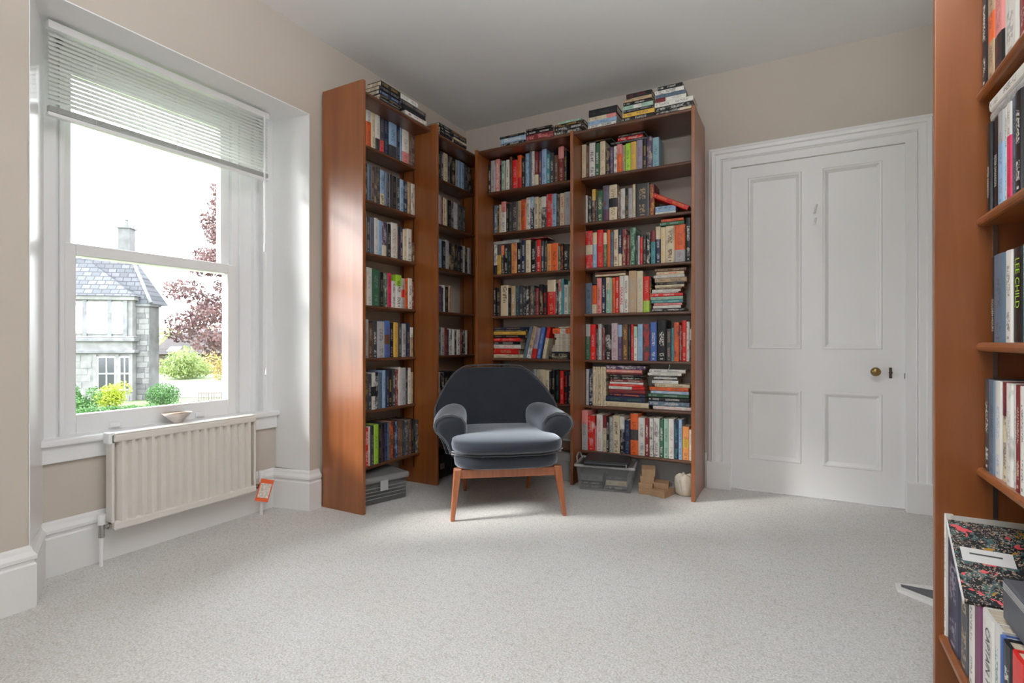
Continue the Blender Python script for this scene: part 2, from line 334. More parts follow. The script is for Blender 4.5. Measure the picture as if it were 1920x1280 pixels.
# ---------------------------------------------------------------- venetian blind
bl = empty('venetian_blind', (-0.175, -2.17, 2.16), label='white venetian blind pulled halfway up across the top of the sash window', cat='blind')
BA, BB = -0.478, 0.484
MB().box(-0.014, 0.014, BA, BB, -0.018, 0.012).build('headrail', M['upvc'], bl, bevel=0.002)
sm = MB()
for a in range(5):
    pass
sl = []
cross = [(-0.0125, -0.0008), (-0.006, 0.0012), (0, 0.002), (0.006, 0.0012), (0.0125, -0.0008), (0.006, 0.0004), (0, 0.0012), (-0.006, 0.0004)]
ca, sa = math.cos(R(52)), math.sin(R(52))
me = MB().prism([(x*ca+z*sa, -x*sa+z*ca) for x, z in cross], BA+0.004, BB-0.004, 'y').mesh('slat', M['slat'])
zz = -0.036
while zz > -0.300:
    o = bpy.data.objects.new('slat', me); COL.objects.link(o); o.parent = bl; o.location = (0, 0, zz); zz -= 0.0172
for q in range(7):
    MB().box(-0.0125, 0.0125, BA+0.004, BB-0.004, -0.318-q*0.0032, -0.3165-q*0.0032).build('gathered_slat', M['slat'], bl)
MB().box(-0.013, 0.013, BA, BB, -0.356, -0.341).build('bottom_rail', M['upvc'], bl, bevel=0.003)
for y in (-0.32, 0.0, 0.30):
    for x in (-0.0135, 0.0135): MB().tube([(x, y, -0.01), (x, y, -0.345)], 0.0008, 5).build('ladder_cord', M['upvc'], bl)
MB().tube([(0.012, 0.462, -0.01), (0.014, 0.466, -1.40), (0.010, 0.470, -1.60)], 0.0013, 6).tube([(0.014, 0.466, -1.37), (0.014, 0.466, -1.41)], [0.003, 0.0075], 8).build('pull_cord', M['upvc'], bl)
MB().tube([(0.016, 0.452, -0.01), (0.017, 0.454, -0.70)], 0.0042, 8).tube([(0.017, 0.454, -0.70), (0.017, 0.454, -0.745)], 0.0065, 8).build('tilt_wand', M['upvc'], bl)

# ---------------------------------------------------------------- radiator
ra = empty('radiator', (-0.16, -2.115, 0), label='white single panel radiator below the sash window', cat='radiator')
Y0, Y1, Z0, Z1 = -0.322, 0.322, 0.142, 0.545
pts = []; nrib = 16; n_ = 0
prof = [(-0.022, Y0)]
for i in range(nrib):
    a = Y0+0.012+(Y1-Y0-0.024)*i/nrib; w_ = (Y1-Y0-0.024)/nrib
    prof += [(0.016, a+w_*0.08), (0.034, a+w_*0.30), (0.034, a+w_*0.62), (0.016, a+w_*0.84)]
prof += [(-0.022, Y1)]
m = MB().prism(prof, Z0+0.030, Z1-0.034)
m.build('ribbed_panel', M['radiator'], ra)
MB().box(-0.024, 0.036, Y0-0.004, Y1+0.004, Z1-0.036, Z1-0.006).build('top_rail', M['radiator'], ra, bevel=0.006)
MB().box(-0.022, 0.028, Y0-0.002, Y1+0.002, Z1-0.006, Z1).build('top_grille', M['radiator'], ra, bevel=0.002)
MB().box(-0.024, 0.036, Y0-0.004, Y1+0.004, Z0, Z0+0.034).build('bottom_rail', M['radiator'], ra, bevel=0.006)
for ya, yb in ((Y0-0.010, Y0+0.002), (Y1-0.002, Y1+0.010)):
    MB().box(-0.026, 0.024, ya, yb, Z0+0.03, Z1-0.004).build('end_cover', M['radiator'], ra, bevel=0.003)
MB().box(-0.028, 0.024, Y0-0.020, Y0+0.004, Z1-0.044, Z1+0.004).build('corner_cap', M['upvc'], ra, bevel=0.005)
for y, s_ in ((-0.358, -1), (0.380, 1)):
    MB().tube([(0, y, 0.0), (0, y, 0.13)], 0.008, 10).build('feed_pipe', M['upvc'], ra)
    v = MB().tube([(0, y, 0.12), (0, y, 0.175)], 0.012, 10).tube([(0, y, 0.158), (0, y-s_*0.042, 0.158)], 0.009, 10).tube([(0, y-s_*0.02, 0.158), (0, y-s_*0.032, 0.158)], 0.014, 6)
    v = v.build('valve', M['chrome'], ra)
    MB().tube([(0, y, 0.172), (0, y, 0.215 if s_ < 0 else 0.235)], [0.013, 0.0155], 12).build('valve_cap', M['upvc'], v)
tg = empty('valve_tag', (-0.125, -1.722, 0.19), R(62), label='orange card tag hanging from the radiator valve at the corner', cat='tag')
mt = Matrix.Rotation(R(16), 4, 'Y')
MB().box(-0.033, 0.033, -0.001, 0.001, -0.118, 0.0, mt).build('card', M['orange_card'], tg)
MB().box(-0.027, 0.027, -0.0018, -0.001, -0.098, -0.022, mt).build('printed_label', M['tag_print'], tg)
MB().tube([(0, 0, -0.004), (-0.012, 0.006, 0.020), (-0.024, 0.018, 0.022)], 0.001, 5).build('string', M['upvc'], tg)
bw = empty('bowl', (-0.246, -2.125, 0.540), label='small conical pottery bowl on the window sill', cat='bowl')
MB().lathe([(0.017, 0), (0.019, 0.004), (0.046, 0.030), (0.064, 0.049), (0.061, 0.049), (0.045, 0.033), (0.018, 0.010), (0.001, 0.008)], 28).build('bowl_body', M['ceramic'], bw, smooth=True)
MB().lathe([(0.0585, 0.0475), (0.044, 0.0335), (0.017, 0.0112), (0.001, 0.0095)], 28).build('inner_glaze', M['clay'], bw, smooth=True)
ROWS=[
('window',1,'x',0.16,2.081,"o~w,-1280,43,215 c,-1237,35,211 w_d,-1203,39,211 d_r,-1164,36,215 n,-1128,47,221 a_d,-1081,69,215 n,-1012,32,215 a,-980,22,211 w_p,-958,67,211 B,-891,19,215 B,-872,23,215 n,-850,19,204"),
('window',2,'x',0.16,1.762,"d,-1307,38,210 s,-1268,33,210 B,-1235,27,206 d,-1208,47,214 a_c,-1161,42,208 s,-1119,27,206 k,-1092,11,204 dv,-1081,27,204 k,-1053,40,201 d,-1014,33,201 a,-981,36,201 nl,-944,42,197 T,-903,33,204 w,-870,38,201"),
('window',3,'x',0.16,1.453,"Rp,-1318,38,218 d,-1280,33,208 s,-1248,40,212 wl,-1208,32,216 a,-1176,37,208 v_c,-1139,42,206 k,-1097,36,204 wT,-1060,63,218 kR,-997,24,204 nw,-973,29,204 c,-944,39,195 wk,-905,50,208 B,-855,31,127"),
('window',4,'x',0.16,1.143,"n,-1319,31,218 T,-1288,16,201 wl,-1273,45,223 G,-1227,63,218 k,-1164,34,208 G,-1131,36,204 P,-1094,37,210 wd,-1057,38,165 wk~L,-1020,55,208 l=r,-965,30,191 o,-935,33,195 wk,-901,41,199 R,-860,20,180"),
('window',5,'x',0.16,0.832,"l,-1321,60,229 B,-1261,36,212 dw,-1225,39,218 l,-1187,67,220 b=B,-1120,45,225 k,-1075,35,216 y,-1040,38,218 d,-1001,37,212 l,-965,42,212 n,-923,41,216 T~w,-882,34,191"),
('window',6,'x',0.16,0.525,"wk,-1324,21,225 d,-1303,39,220 dl,-1264,33,212 w=k,-1231,28,220 k,-1204,28,220 s,-1176,36,216 a,-1140,29,229 n,-1111,28,225 ky,-1083,28,225 dw,-1055,30,233 R,-1025,27,229 w,-998,25,242 l,-973,47,237 k,-926,22,237 w,-904,33,233 T,-871,25,204"),
('window',7,'x',0.19,0.207,"dl,-1346,26,206 rw,-1319,30,224 w,-1289,18,228 d,-1271,31,228 L,-1240,42,232 k,-1198,26,228 kv,-1172,31,228 nb,-1141,27,228 s,-1115,23,228 Bo,-1092,46,232 na,-1046,30,228 Bp,-1016,26,228 B,-990,17,224 d,-973,32,224 d,-941,40,224 B,-901,25,224 k,-876,26,224 ks,-851,23,215 d,-827,29,211"),
('corner',1,'x',0.16,2.081,"k,-595,48,215 dw,-547,30,198 c,-517,57,198 d,-460,35,194 k,-425,64,198 l,-361,33,194 a,-329,41,198 a,-287,42,198 d,-245,43,194 k,-202,53,183"),
('corner',2,'x',0.16,1.762,"l,-570,30,200 R,-540,20,196 c,-520,28,194 c,-492,26,192 k,-467,44,190 d,-422,37,192 l,-385,24,192 l,-361,30,188 d,-331,33,188 d,-298,28,186 d,-270,34,186"),
('corner',3,'x',0.16,1.453,"a,-605,71,200 kl,-534,45,192 l,-489,44,206 k,-445,69,192 k,-376,39,192 k,-337,30,190 k,-307,40,192 l,-267,33,200 k,-234,34,190 l,-200,42,196"),
('corner',4,'x',0.16,1.143,"v,-579,46,179 k,-532,17,171 w,-515,21,190 k,-494,44,182 T,-450,27,190"),
('corner',5,'x',0.16,0.832,"c,-614,39,217 d,-574,29,201 l,-545,43,198 R,-503,35,196 k,-468,18,186 wn,-450,49,190 w,-401,23,186 k,-379,27,182 wk,-351,47,186 R,-305,38,186 k,-267,34,182 w,-233,29,184"),
('corner',6,'x',0.16,0.525,"l,-599,47,190 k,-552,24,182 d,-528,20,186 k,-508,57,186 k,-451,50,186 d,-400,43,186"),
('middle',1,'y',-0.18,2.052,"kw,319,25,208 l,343,42,231 pw,386,40,235 k,426,14,189 m,440,32,216 T,472,11,189 wk,483,30,216 B,513,25,235 r,538,45,206 o_r,583,36,235 k,619,33,210 a,652,33,235 s,685,20,248 w,704,26,244 R_c,730,34,235 v,765,26,235 a,790,40,244 tw,830,29,206 d,860,33,206 B,893,33,185 R~p,926,45,239 k,971,28,206"),
('middle',2,'y',-0.18,1.741,"sw,319,37,208 k,355,12,189 c,367,24,210 w~p,391,44,227 k,435,25,210 d,460,28,202 d,488,50,214 T,538,34,218 o,572,42,223 w,614,38,231 nw~a,652,33,231 ck,685,39,227 c,724,24,218 d~w,747,41,223 r,788,51,235 a,839,35,231 d,874,27,223 cr,901,39,227 l,940,51,231"),
('middle',3,'y',-0.18,1.43,"w_k,322,31,223 y~d,353,35,220 k~o,388,30,216 kw,419,35,214 kt,454,30,206 O,483,50,223 kw,534,41,223 nw,574,38,235 c,612,44,235 kw,656,48,223 rw,704,39,231 dw,743,30,218 dT,773,23,218 O,797,36,193 o,832,56,193 G,889,21,172 ko,909,23,185 kw,932,43,178 G,975,8,164 w,983,22,199"),
('middle',4,'y',-0.18,1.12,"kw,325,23,214 k,348,40,210 ck,388,68,227 k,456,28,206 Tw,483,41,218 dt,524,32,218 dl,556,34,218 k,590,27,210 kw,617,33,214 dT,650,39,214 k,689,13,202 R,702,28,193 kT,730,32,218 kr,762,36,214 r~c,799,69,246 k,868,21,218 w~p,889,25,246 t,913,23,248 wk,936,33,206 mG,969,32,231"),
('middle',6,'y',-0.18,0.495,"l,704,26,235 c,730,64,235 cd,794,32,230 k,826,19,221 kT,845,29,230 kG,874,33,230 rp,907,31,230 kr,938,35,226 n,973,32,226"),
('door',1,'y',-0.18,2.052,"cT,1071,35,237 B,1106,21,223 wk,1127,46,239 Gw,1173,34,227 c,1207,40,235 kT,1247,33,178 v,1280,26,181 w,1306,24,185 o~p,1330,35,193 T,1365,24,181 L,1388,36,189 yT,1424,40,193 V,1464,42,197 k,1506,27,197 v,1533,39,204 A,1572,44,193"),
('door',2,'y',-0.18,1.741,"w,1074,16,187 k,1090,30,176 B~y,1120,30,223 n,1150,11,168 Gc,1161,43,204 s_v,1204,45,235 c=k,1249,59,233 B,1308,22,189 w,1330,35,199 k,1365,24,197 l,1388,30,193 c,1418,21,216 dT,1439,94,214 R,1533,35,202"),
('door',3,'y',-0.18,1.43,"r=c,1081,51,254 aw~c,1132,32,239 r,1164,45,254 G~c,1209,27,231 o,1236,24,248 s,1260,24,231 cR,1284,33,242 nw_c,1317,26,242 R,1343,30,239 R,1373,24,199 Gm,1397,40,246 k,1437,11,189 l,1448,17,189 r,1464,21,176 k,1485,23,193 kw,1508,29,204 t~R,1537,31,214 n~c,1568,34,235 cy,1602,32,227 cB,1634,57,231 o_l,1691,68,233 kw,1759,34,271"),
('door',4,'y',-0.18,1.12,"s,1093,46,208 o_c,1139,34,191 pB,1173,36,239 nw,1209,29,235 m~c,1238,29,239 m,1267,15,235 o,1282,24,235 rw,1306,26,237 wr,1332,32,244 wk,1365,32,244 Tl,1397,55,273 cl,1452,42,269 r_L,1494,43,231 k,1537,12,223"),
('door',5,'y',-0.18,0.806,"G~l,1079,35,242 r,1113,41,239 dl,1155,16,210 lw,1170,29,242 R,1200,20,218 kw,1220,47,235 q,1267,46,246 v~a,1313,30,235 By,1343,41,237 kG,1384,19,231 r,1403,17,235 w~m,1420,27,223 a,1448,36,237 dr,1483,50,235 bw,1533,43,248 kw,1576,62,262 d,1638,32,204 t,1670,18,210 o,1687,33,244 R,1721,16,227 r,1736,29,256 w,1765,21,248 d~w,1786,12,202"),
('door',6,'y',-0.18,0.495,"lw,1082,26,246 nw,1109,28,248 c,1136,27,265 c,1164,18,265 c,1182,20,265 c,1202,18,265 c,1220,25,265"),
('door',7,'y',-0.26,0.207,"l~p,1090,44,269 r,1134,51,237 p,1185,11,168 wp,1197,44,248 c~R,1241,26,244 kw,1267,19,235 l,1286,24,235 cd,1310,47,248 k~w,1357,32,244 ns,1388,38,223 o=d,1426,52,267 w,1478,45,246 Rw,1522,28,246 wk,1551,26,248 wv,1577,38,250 Gw,1614,27,244 mG,1642,29,250 w,1671,35,252 nt,1705,27,248 a,1732,23,252 O=y,1755,41,210 w,1796,16,193"),
('near',1,'r',2.75,1.515,"kw,1964,37,240 T=o,2001,47,240 p_k,2047,57,240 w,2104,76,240 R,2180,53,240"),
('near',2,'r',2.75,1.222,"kw,1998,31,200 kw,2030,36,200 a~l,2065,38,200 wk,2103,11,200 P~w,2115,28,200 s,2143,28,200 kw,2171,38,200 k,2209,33,200"),
('near',3,'r',2.75,0.928,"kw,2013,30,190 s,2043,67,190 w,2110,38,190 kL,2148,54,190 tw,2202,34,190"),
('near',4,'r',2.75,0.634,"dw,1971,38,210 s,2009,36,210 wa,2045,38,210 c~R,2084,36,210 w,2120,34,210 wl,2154,21,210 R,2175,28,210 w,2203,26,210")]
FLATS=[
('window top one','x',0.29,2.31,"d,-1306,167,15 k,-1302,177,18 na,-1306,180,24 k,-1306,177,24 k,-1290,162,33"),
('window top two','x',0.29,2.31,"w,-1081,198,26 kd,-1112,229,26 d,-1115,232,28 w,-1122,152,28"),
('corner top one','x',0.29,2.31,"kd,-729,141,16 k,-732,144,17 kw,-732,141,17 k,-743,144,25"),
('corner top two','x',0.29,2.31,"k,-573,156,22 c,-565,149,18 k,-580,164,20 B,-584,168,18"),
('middle top one','y',-0.38,2.292,"kw,547,191,20 aw,545,197,37 k,536,194,16"),
('middle top two','y',-0.38,2.292,"Rp,746,201,43 kw,744,199,23 k,746,189,18"),
('middle top three','y',-0.38,2.292,"kw,954,179,28 kw,962,197,24 k,958,204,21 m,985,159,14"),
('door top one','y',-0.38,2.292,"wd,1192,185,22 as,1192,188,26 c~p,1195,181,26 kd,1197,185,46"),
('door top two','y',-0.38,2.292,"kw,1411,199,26 y,1420,195,28 k,1424,188,19 m=w,1420,186,26 kw,1422,174,19 T,1422,176,21 kR,1442,156,28"),
('door top three','y',-0.38,2.292,"k~c,1625,207,19 kw,1625,211,27 w,1617,223,29 w_R,1625,173,25 s,1621,176,21 wk,1619,168,25 kw,1635,143,21"),
('door 1 flat','y',-0.19,2.292,"d,1303,261,15 rw,1346,162,23 d,1351,172,15"),
('door 1 flat two','y',-0.19,2.292,"p,1129,172,13 k,1129,179,24"),
('door 2 flat','y',-0.18,1.741,"w,1572,129,14 a,1574,127,37"),
('door 3 flat','y',-0.18,1.43,"Gm,1600,152,26 o,1610,138,20"),
('door 4 flat','y',-0.18,1.12,"c,1170,209,15 BR,1166,214,17"),
('door 4 stack','y',-0.18,1.12,"kw,1545,210,20 w,1559,173,18 pR,1565,174,16 tm,1545,199,20 m,1545,199,22 rw,1547,197,20 w,1549,167,10 w,1553,177,16 B,1574,162,11 c,1572,180,17 k,1576,176,15 T,1570,197,29 w,1563,192,18 cr,1580,172,21 BT,1568,196,22"),
('middle 3 flat','y',-0.18,1.43,"R,623,190,12"),
('middle 3 flat two','y',-0.18,1.43,"l,369,216,24"),
('middle 5 stack','y',-0.18,0.806,"c,351,295,28 rT,312,266,42 wp,346,251,32 kw,348,246,20 rp,348,251,28 k,348,288,22 y,339,298,26 k,339,311,12 n,339,329,20"),
('middle 5 stack two','y',-0.18,0.806,"k,824,191,53 w,845,170,23 l,855,160,23 w,870,145,36 w,880,135,17 w,866,149,26 o=w,855,160,38 pw,897,118,14"),
('door 6 stack','y',-0.18,0.495,"cT,1233,297,34 nG,1238,268,36 no,1271,237,21 Rd,1267,243,26 w~r,1264,239,21 r,1264,231,13 w,1271,225,17 Rw,1273,220,15 kw,1273,212,17 k,1269,229,16 R,1256,236,11 pc,1247,241,21 vw,1247,263,27"),
('door 6 stack two','y',-0.18,0.495,"wp,1559,234,22 sw,1531,251,30 kw,1525,254,26 G,1527,252,22 aw,1545,235,20 o,1535,242,23 cB,1570,215,22 w,1551,165,22 k,1561,163,8 w,1563,145,11 d,1578,116,10 w,1525,211,18 wd,1535,226,23"),
('near 2 flat','r',2.75,1.43,"l,2014,195,22 w,2014,198,28")]

# ---------------------------------------------------------------- bookcases
ZW = [2.081, 1.762, 1.453, 1.143, 0.832, 0.525, 0.207]
ZD = [2.025, 1.741, 1.43, 1.12, 0.806, 0.495, 0.207]
T = 0.021
def shelf_mesh(x0, x1, y0, y1, mat, nose):   # board with a rounded nose on one long edge, top at z=0
    m = MB(); r = T/2; pr = []
    arc = [(-math.cos(R(a))*r, math.sin(R(a))*r-r) for a in range(-90, 91, 30)]
    if nose == 'y-': m.prism([(y0+r+a, z) for a, z in arc]+[(y1, 0), (y1, -T)], x0, x1, 'x')
    elif nose == 'x+': m.prism([(x1-r-a, z) for a, z in arc]+[(x0, 0), (x0, -T)], y0, y1, 'y')
    elif nose == 'x-': m.prism([(x0+r+a, z) for a, z in arc]+[(x1, 0), (x1, -T)], y0, y1, 'y')
    return m
bk = empty('bookcase', (0.02, -0.80, 0), label='tall cherry bookcase of two bays standing along the window wall', cat='bookcase')
for y in (-1.487, -0.832, -0.112):
    MB().box(0.006, 0.312, y+0.80, y+0.80+T, 0, 2.334).build('side_panel', M['veneer'], bk, bevel=0.002)
for (ya, yb) in ((-1.466, -0.832), (-0.811, -0.112)):
    shelf_mesh(0.0, 0.268, ya+0.80, yb+0.80, None, 'x+').build('top_board', M['shaded_veneer_y'], bk).location = (0, 0, 2.31)
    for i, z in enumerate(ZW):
        shelf_mesh(0.004, 0.143+(0.030 if i == 6 else 0), ya+0.80, yb+0.80, None, 'x+').build('shelf', M['shaded_veneer_y'], bk).location = (0, 0, z)
    for x in (0.03, 0.12):
        for yy, s_ in ((ya, 1), (yb, -1)):
            MB().box(x, x+0.008, min(yy, yy+s_*0.002)+0.80, max(yy, yy+s_*0.002)+0.80, 0.10, 2.2).build('shelf_rail', M['iron'], bk)
XL, XM, XR = 0.347, 1.078, 1.832
bd = empty('bookcase', (1.08, -0.02, 0), label='tall cherry bookcase of two bays against the wall beside the door', cat='bookcase')
for x in (XL, XM, XR):
    MB().box(x-1.08, x-1.08+T, -0.38, -0.008, 0, 2.298).build('side_panel', M['veneer'], bd, bevel=0.002)
for (xa, xb) in ((XL+T, XM), (XM+T, XR)):
    shelf_mesh(xa-1.08, xb-1.08, -0.37, -0.008, None, 'y-').build('top_board', M['shaded_veneer_x'], bd).location = (0, 0, 2.293)
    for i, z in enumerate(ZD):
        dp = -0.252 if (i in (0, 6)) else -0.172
        shelf_mesh(xa-1.08, xb-1.08, dp, -0.006, None, 'y-').build('shelf', M['shaded_veneer_x'], bd).location = (0, 0, z)
    for y in (-0.035, -0.15):
        for xx, s_ in ((xa, 1), (xb, -1)):
            MB().box(min(xx, xx+s_*0.002)-1.08, max(xx, xx+s_*0.002)-1.08, y-0.008, y, 0.10, 2.2).build('shelf_rail', M['iron'], bd)
bn = empty('bookcase', (2.86, -2.30, 0), label='near cherry bookcase cut off by the edge of the view', cat='bookcase')
for y in (-1.96, -2.70):
    MB().box(2.665-2.86, 0.17, y+2.30, y+2.30+T, 0, 2.334).build('side_panel', M['veneer'], bn, bevel=0.002)
for z in (1.815, 1.515, 1.222, 0.928, 0.634, 0.224):
    x0 = 2.672 if z < 0.3 else 2.742
    shelf_mesh(x0-2.86, 0.17, -2.679+2.30, -1.96+2.30, None, 'x-').build('shelf', M['veneer'], bn).location = (0, 0, z)
o = MB().box(2.772-2.86, 2.780-2.86, -1.9635+2.30, -1.96+2.30, 0.10, 2.2).build('shelf_rail', M['chrome'], bn)

# ---------------------------------------------------------------- books: one material, colours held per book
PAL = {'k': (22, 22, 26), 'd': (62, 62, 66), 'g': (112, 112, 112), 'l': (172, 172, 172), 'w': (224, 221, 214), 'c': (216, 201, 170),
 'n': (32, 40, 70), 'b': (72, 104, 168), 'a': (146, 176, 205), 't': (72, 140, 146), 'G': (52, 98, 72), 'L': (160, 205, 60), 'r': (206, 34, 30),
 'R': (126, 40, 44), 'p': (218, 138, 134), 'P': (208, 50, 92), 'o': (220, 98, 44), 'O': (222, 150, 88), 'y': (218, 174, 74), 'B': (98, 66, 48),
 'T': (182, 156, 124), 'v': (86, 66, 98), 'V': (150, 142, 162), 's': (92, 110, 128), 'm': (166, 198, 178), 'A': (134, 172, 182), 'q': (186, 168, 174)}
NAME = {'k': 'black', 'd': 'charcoal', 'g': 'grey', 'l': 'light grey', 'w': 'white', 'c': 'cream', 'n': 'navy', 'b': 'blue', 'a': 'pale blue', 't': 'teal',
 'G': 'green', 'L': 'lime', 'r': 'red', 'R': 'maroon', 'p': 'pink', 'P': 'crimson', 'o': 'orange', 'O': 'amber', 'y': 'yellow', 'B': 'brown', 'T': 'tan',
 'v': 'purple', 'V': 'lilac', 's': 'slate', 'm': 'mint', 'A': 'aqua', 'q': 'mauve'}
def lin(c): return tuple(((x/255)/12.92 if x/255 <= 0.04045 else ((x/255+0.055)/1.055)**2.4) for x in c)
def book_mat(kind):
    m, t, b = node_mat('printed_book_cover_'+kind.lower()); N = t.nodes.new; L = t.links.new
    def attr(n): a = N('ShaderNodeAttribute'); a.attribute_type = kind; a.attribute_name = n; return a
    def math_(op, a, c=None, clamp=False):
        n = N('ShaderNodeMath'); n.operation = op; n.use_clamp = clamp
        for i, v in enumerate((a, c)):
            if v is None: continue
            if isinstance(v, (int, float)): n.inputs[i].default_value = v
            else: L(v, n.inputs[i])
        return n.outputs[0]
    def between(v, lo, hi): return math_('MULTIPLY', math_('GREATER_THAN', v, lo), math_('LESS_THAN', v, hi))
    sp = N('ShaderNodeSeparateXYZ'); x, y, z = sp.outputs
    L(N('ShaderNodeTexCoord').outputs['Object'] if kind == 'OBJECT' else attr('unit').outputs['Vector'], sp.inputs[0])
    d = N('ShaderNodeSeparateXYZ'); L(attr('dims').outputs['Vector'], d.inputs[0])           # h/w, seed, ink strength
    bd_ = N('ShaderNodeSeparateXYZ'); L(attr('band').outputs['Vector'], bd_.inputs[0])       # band lo, hi, art
    mix = N('ShaderNodeMixRGB'); L(between(z, bd_.outputs[0], bd_.outputs[1]), mix.inputs[0]); L(attr('c1').outputs['Color'], mix.inputs[1]); L(attr('c3').outputs['Color'], mix.inputs[2])
    # jacket picture: soft mottling towards the ink colour on some books
    cm = N('ShaderNodeCombineXYZ'); L(math_('MULTIPLY', x, 1.0), cm.inputs[0]); L(math_('MULTIPLY', math_('MULTIPLY', z, d.outputs[0]), 0.55), cm.inputs[2]); L(math_('MULTIPLY', d.outputs[1], 37.0), cm.inputs[1])
    na = N('ShaderNodeTexNoise'); na.inputs['Scale'].default_value = 1.6; na.inputs['Detail'].default_value = 4; L(cm.outputs[0], na.inputs['Vector'])
    art = math_('MULTIPLY', math_('MULTIPLY', math_('SUBTRACT', na.outputs['Fac'], 0.50, True), 5.0, True), bd_.outputs[2])
    mixa = N('ShaderNodeMixRGB'); L(art, mixa.inputs[0]); L(mix.outputs[0], mixa.inputs[1]); L(attr('c2').outputs['Color'], mixa.inputs[2])
    # lettering running down the spine, too small to read
    cv = N('ShaderNodeCombineXYZ'); L(math_('MULTIPLY', x, 1.6), cv.inputs[0]); L(math_('MULTIPLY', math_('MULTIPLY', z, d.outputs[0]), 1.9), cv.inputs[2]); L(math_('MULTIPLY', d.outputs[1], 91.0), cv.inputs[1])
    nn = N('ShaderNodeTexNoise'); nn.inputs['Scale'].default_value = 4.4; nn.inputs['Detail'].default_value = 1.5; L(cv.outputs[0], nn.inputs['Vector'])
    let = math_('GREATER_THAN', nn.outputs['Fac'], 0.50)
    s1 = math_('MULTIPLY', math_('FRACT', math_('MULTIPLY', d.outputs[1], 13.7)), 0.22)
    zone = math_('MAXIMUM', between(z, math_('ADD', s1, 0.36), math_('ADD', s1, 0.70)), between(z, 0.12, math_('ADD', s1, 0.20)))
    zx = math_('LESS_THAN', math_('ABSOLUTE', x), 0.24)
    spine = math_('LESS_THAN', y, 0.06)
    let = math_('MULTIPLY', math_('MULTIPLY', let, zone), zx)
    logo = math_('MULTIPLY', between(z, 0.035, 0.065), math_('LESS_THAN', math_('ABSOLUTE', x), 0.16))
    let = math_('MULTIPLY', math_('MAXIMUM', let, logo), spine)
    mixb = N('ShaderNodeMixRGB'); L(math_('MULTIPLY', let, d.outputs[2]), mixb.inputs[0]); L(mixa.outputs[0], mixb.inputs[1]); L(attr('c2').outputs['Color'], mixb.inputs[2])
    L(mixb.outputs[0], b.inputs['Base Color']); b.inputs['Roughness'].default_value = 0.38
    return m
def pages_mat():
    m, t, b = node_mat('page_edges'); c = t.nodes.new('ShaderNodeTexCoord'); mp = t.nodes.new('ShaderNodeMapping'); mp.inputs['Scale'].default_value = (60, 0.5, 0.5)
    n = t.nodes.new('ShaderNodeTexNoise'); n.inputs['Scale'].default_value = 1.0
    r = t.nodes.new('ShaderNodeValToRGB'); r.color_ramp.elements[0].position = 0.35; r.color_ramp.elements[1].position = 0.65
    r.color_ramp.elements[0].color = (0.40, 0.32, 0.22, 1); r.color_ramp.elements[1].color = (0.66, 0.58, 0.46, 1)
    t.links.new(c.outputs['Object'], mp.inputs[0]); t.links.new(mp.outputs[0], n.inputs['Vector']); t.links.new(n.outputs['Fac'], r.inputs[0]); t.links.new(r.outputs[0], b.inputs['Base Color'])
    b.inputs['Roughness'].default_value = 0.8; return m
M['book'] = book_mat('OBJECT'); M['book_mass'] = book_mat('GEOMETRY'); M['pages'] = pages_mat()
# unit book: thickness along x, spine facing -y, height along z
outer = [(-0.5, 1), (-0.5, 0.03), (-0.38, 0.008), (0, 0), (0.38, 0.008), (0.5, 0.03), (0.5, 1)]
inner = [(0.43, 1), (0.43, 0.05), (-0.43, 0.05), (-0.43, 1)]
COVER = MB().prism(outer+inner, 0, 1).mesh('book_cover', M['book'])
PAGES = MB().box(-0.43, 0.43, 0.045, 0.975, 0.018, 0.982).mesh('page_block', M['pages'])
ORD = 'first second third fourth fifth sixth seventh eighth ninth tenth eleventh twelfth thirteenth fourteenth fifteenth sixteenth seventeenth eighteenth nineteenth'.split()
def ordn(i):
    if i < 19: return ORD[i]
    return 'twentieth' if i == 19 else 'twenty-'+ORD[i-20]
BOOKS = {}
def parse(code):
    base = code[0]; rest = code[1:]; ink = ''
    if rest and rest[0] not in '~_=': ink = rest[0]; rest = rest[1:]
    return base, ink, (rest[0], rest[1]) if rest else None
SPECS = []
def book(code, w, dpt, h, mtx, label, group, art=None, keep=0.0):
    base, ink, alt = parse(code); dark = sum(PAL[base]) < 330
    ink2 = ink or random.choice('lcwTyl' if dark else 'kdnRk'); jit = random.uniform(0.9, 1.08)
    mw = mtx @ Matrix.Diagonal((w, dpt, h, 1)); n = (mtx.to_3x3() @ Vector((0, -1, 0))).normalized(); v = cam.location-mw @ Vector((0, 0, 0.5))
    sp = dict(m=mw, label=label, group=group, obj=None, size=keep+w*h*max(0.05, n.dot(v.normalized()))/v.length_squared,
              c1=[x*jit for x in lin(PAL[base])], c2=list(lin(PAL[ink2])), c3=list(lin(PAL[alt[1] if alt else base])),
              band=[*({'~': (0.66, 2.0), '_': (-1.0, 0.32), '=': (0.36, 0.62)}[alt[0]] if alt else (5.0, 6.0)), (random.choice([0, 0, 0, 0.5, 0.7]) if art is None else art)],
              dims=[h/w, random.random(), 0.8 if ink else random.uniform(0.3, 0.7)])
    SPECS.append(sp); return sp
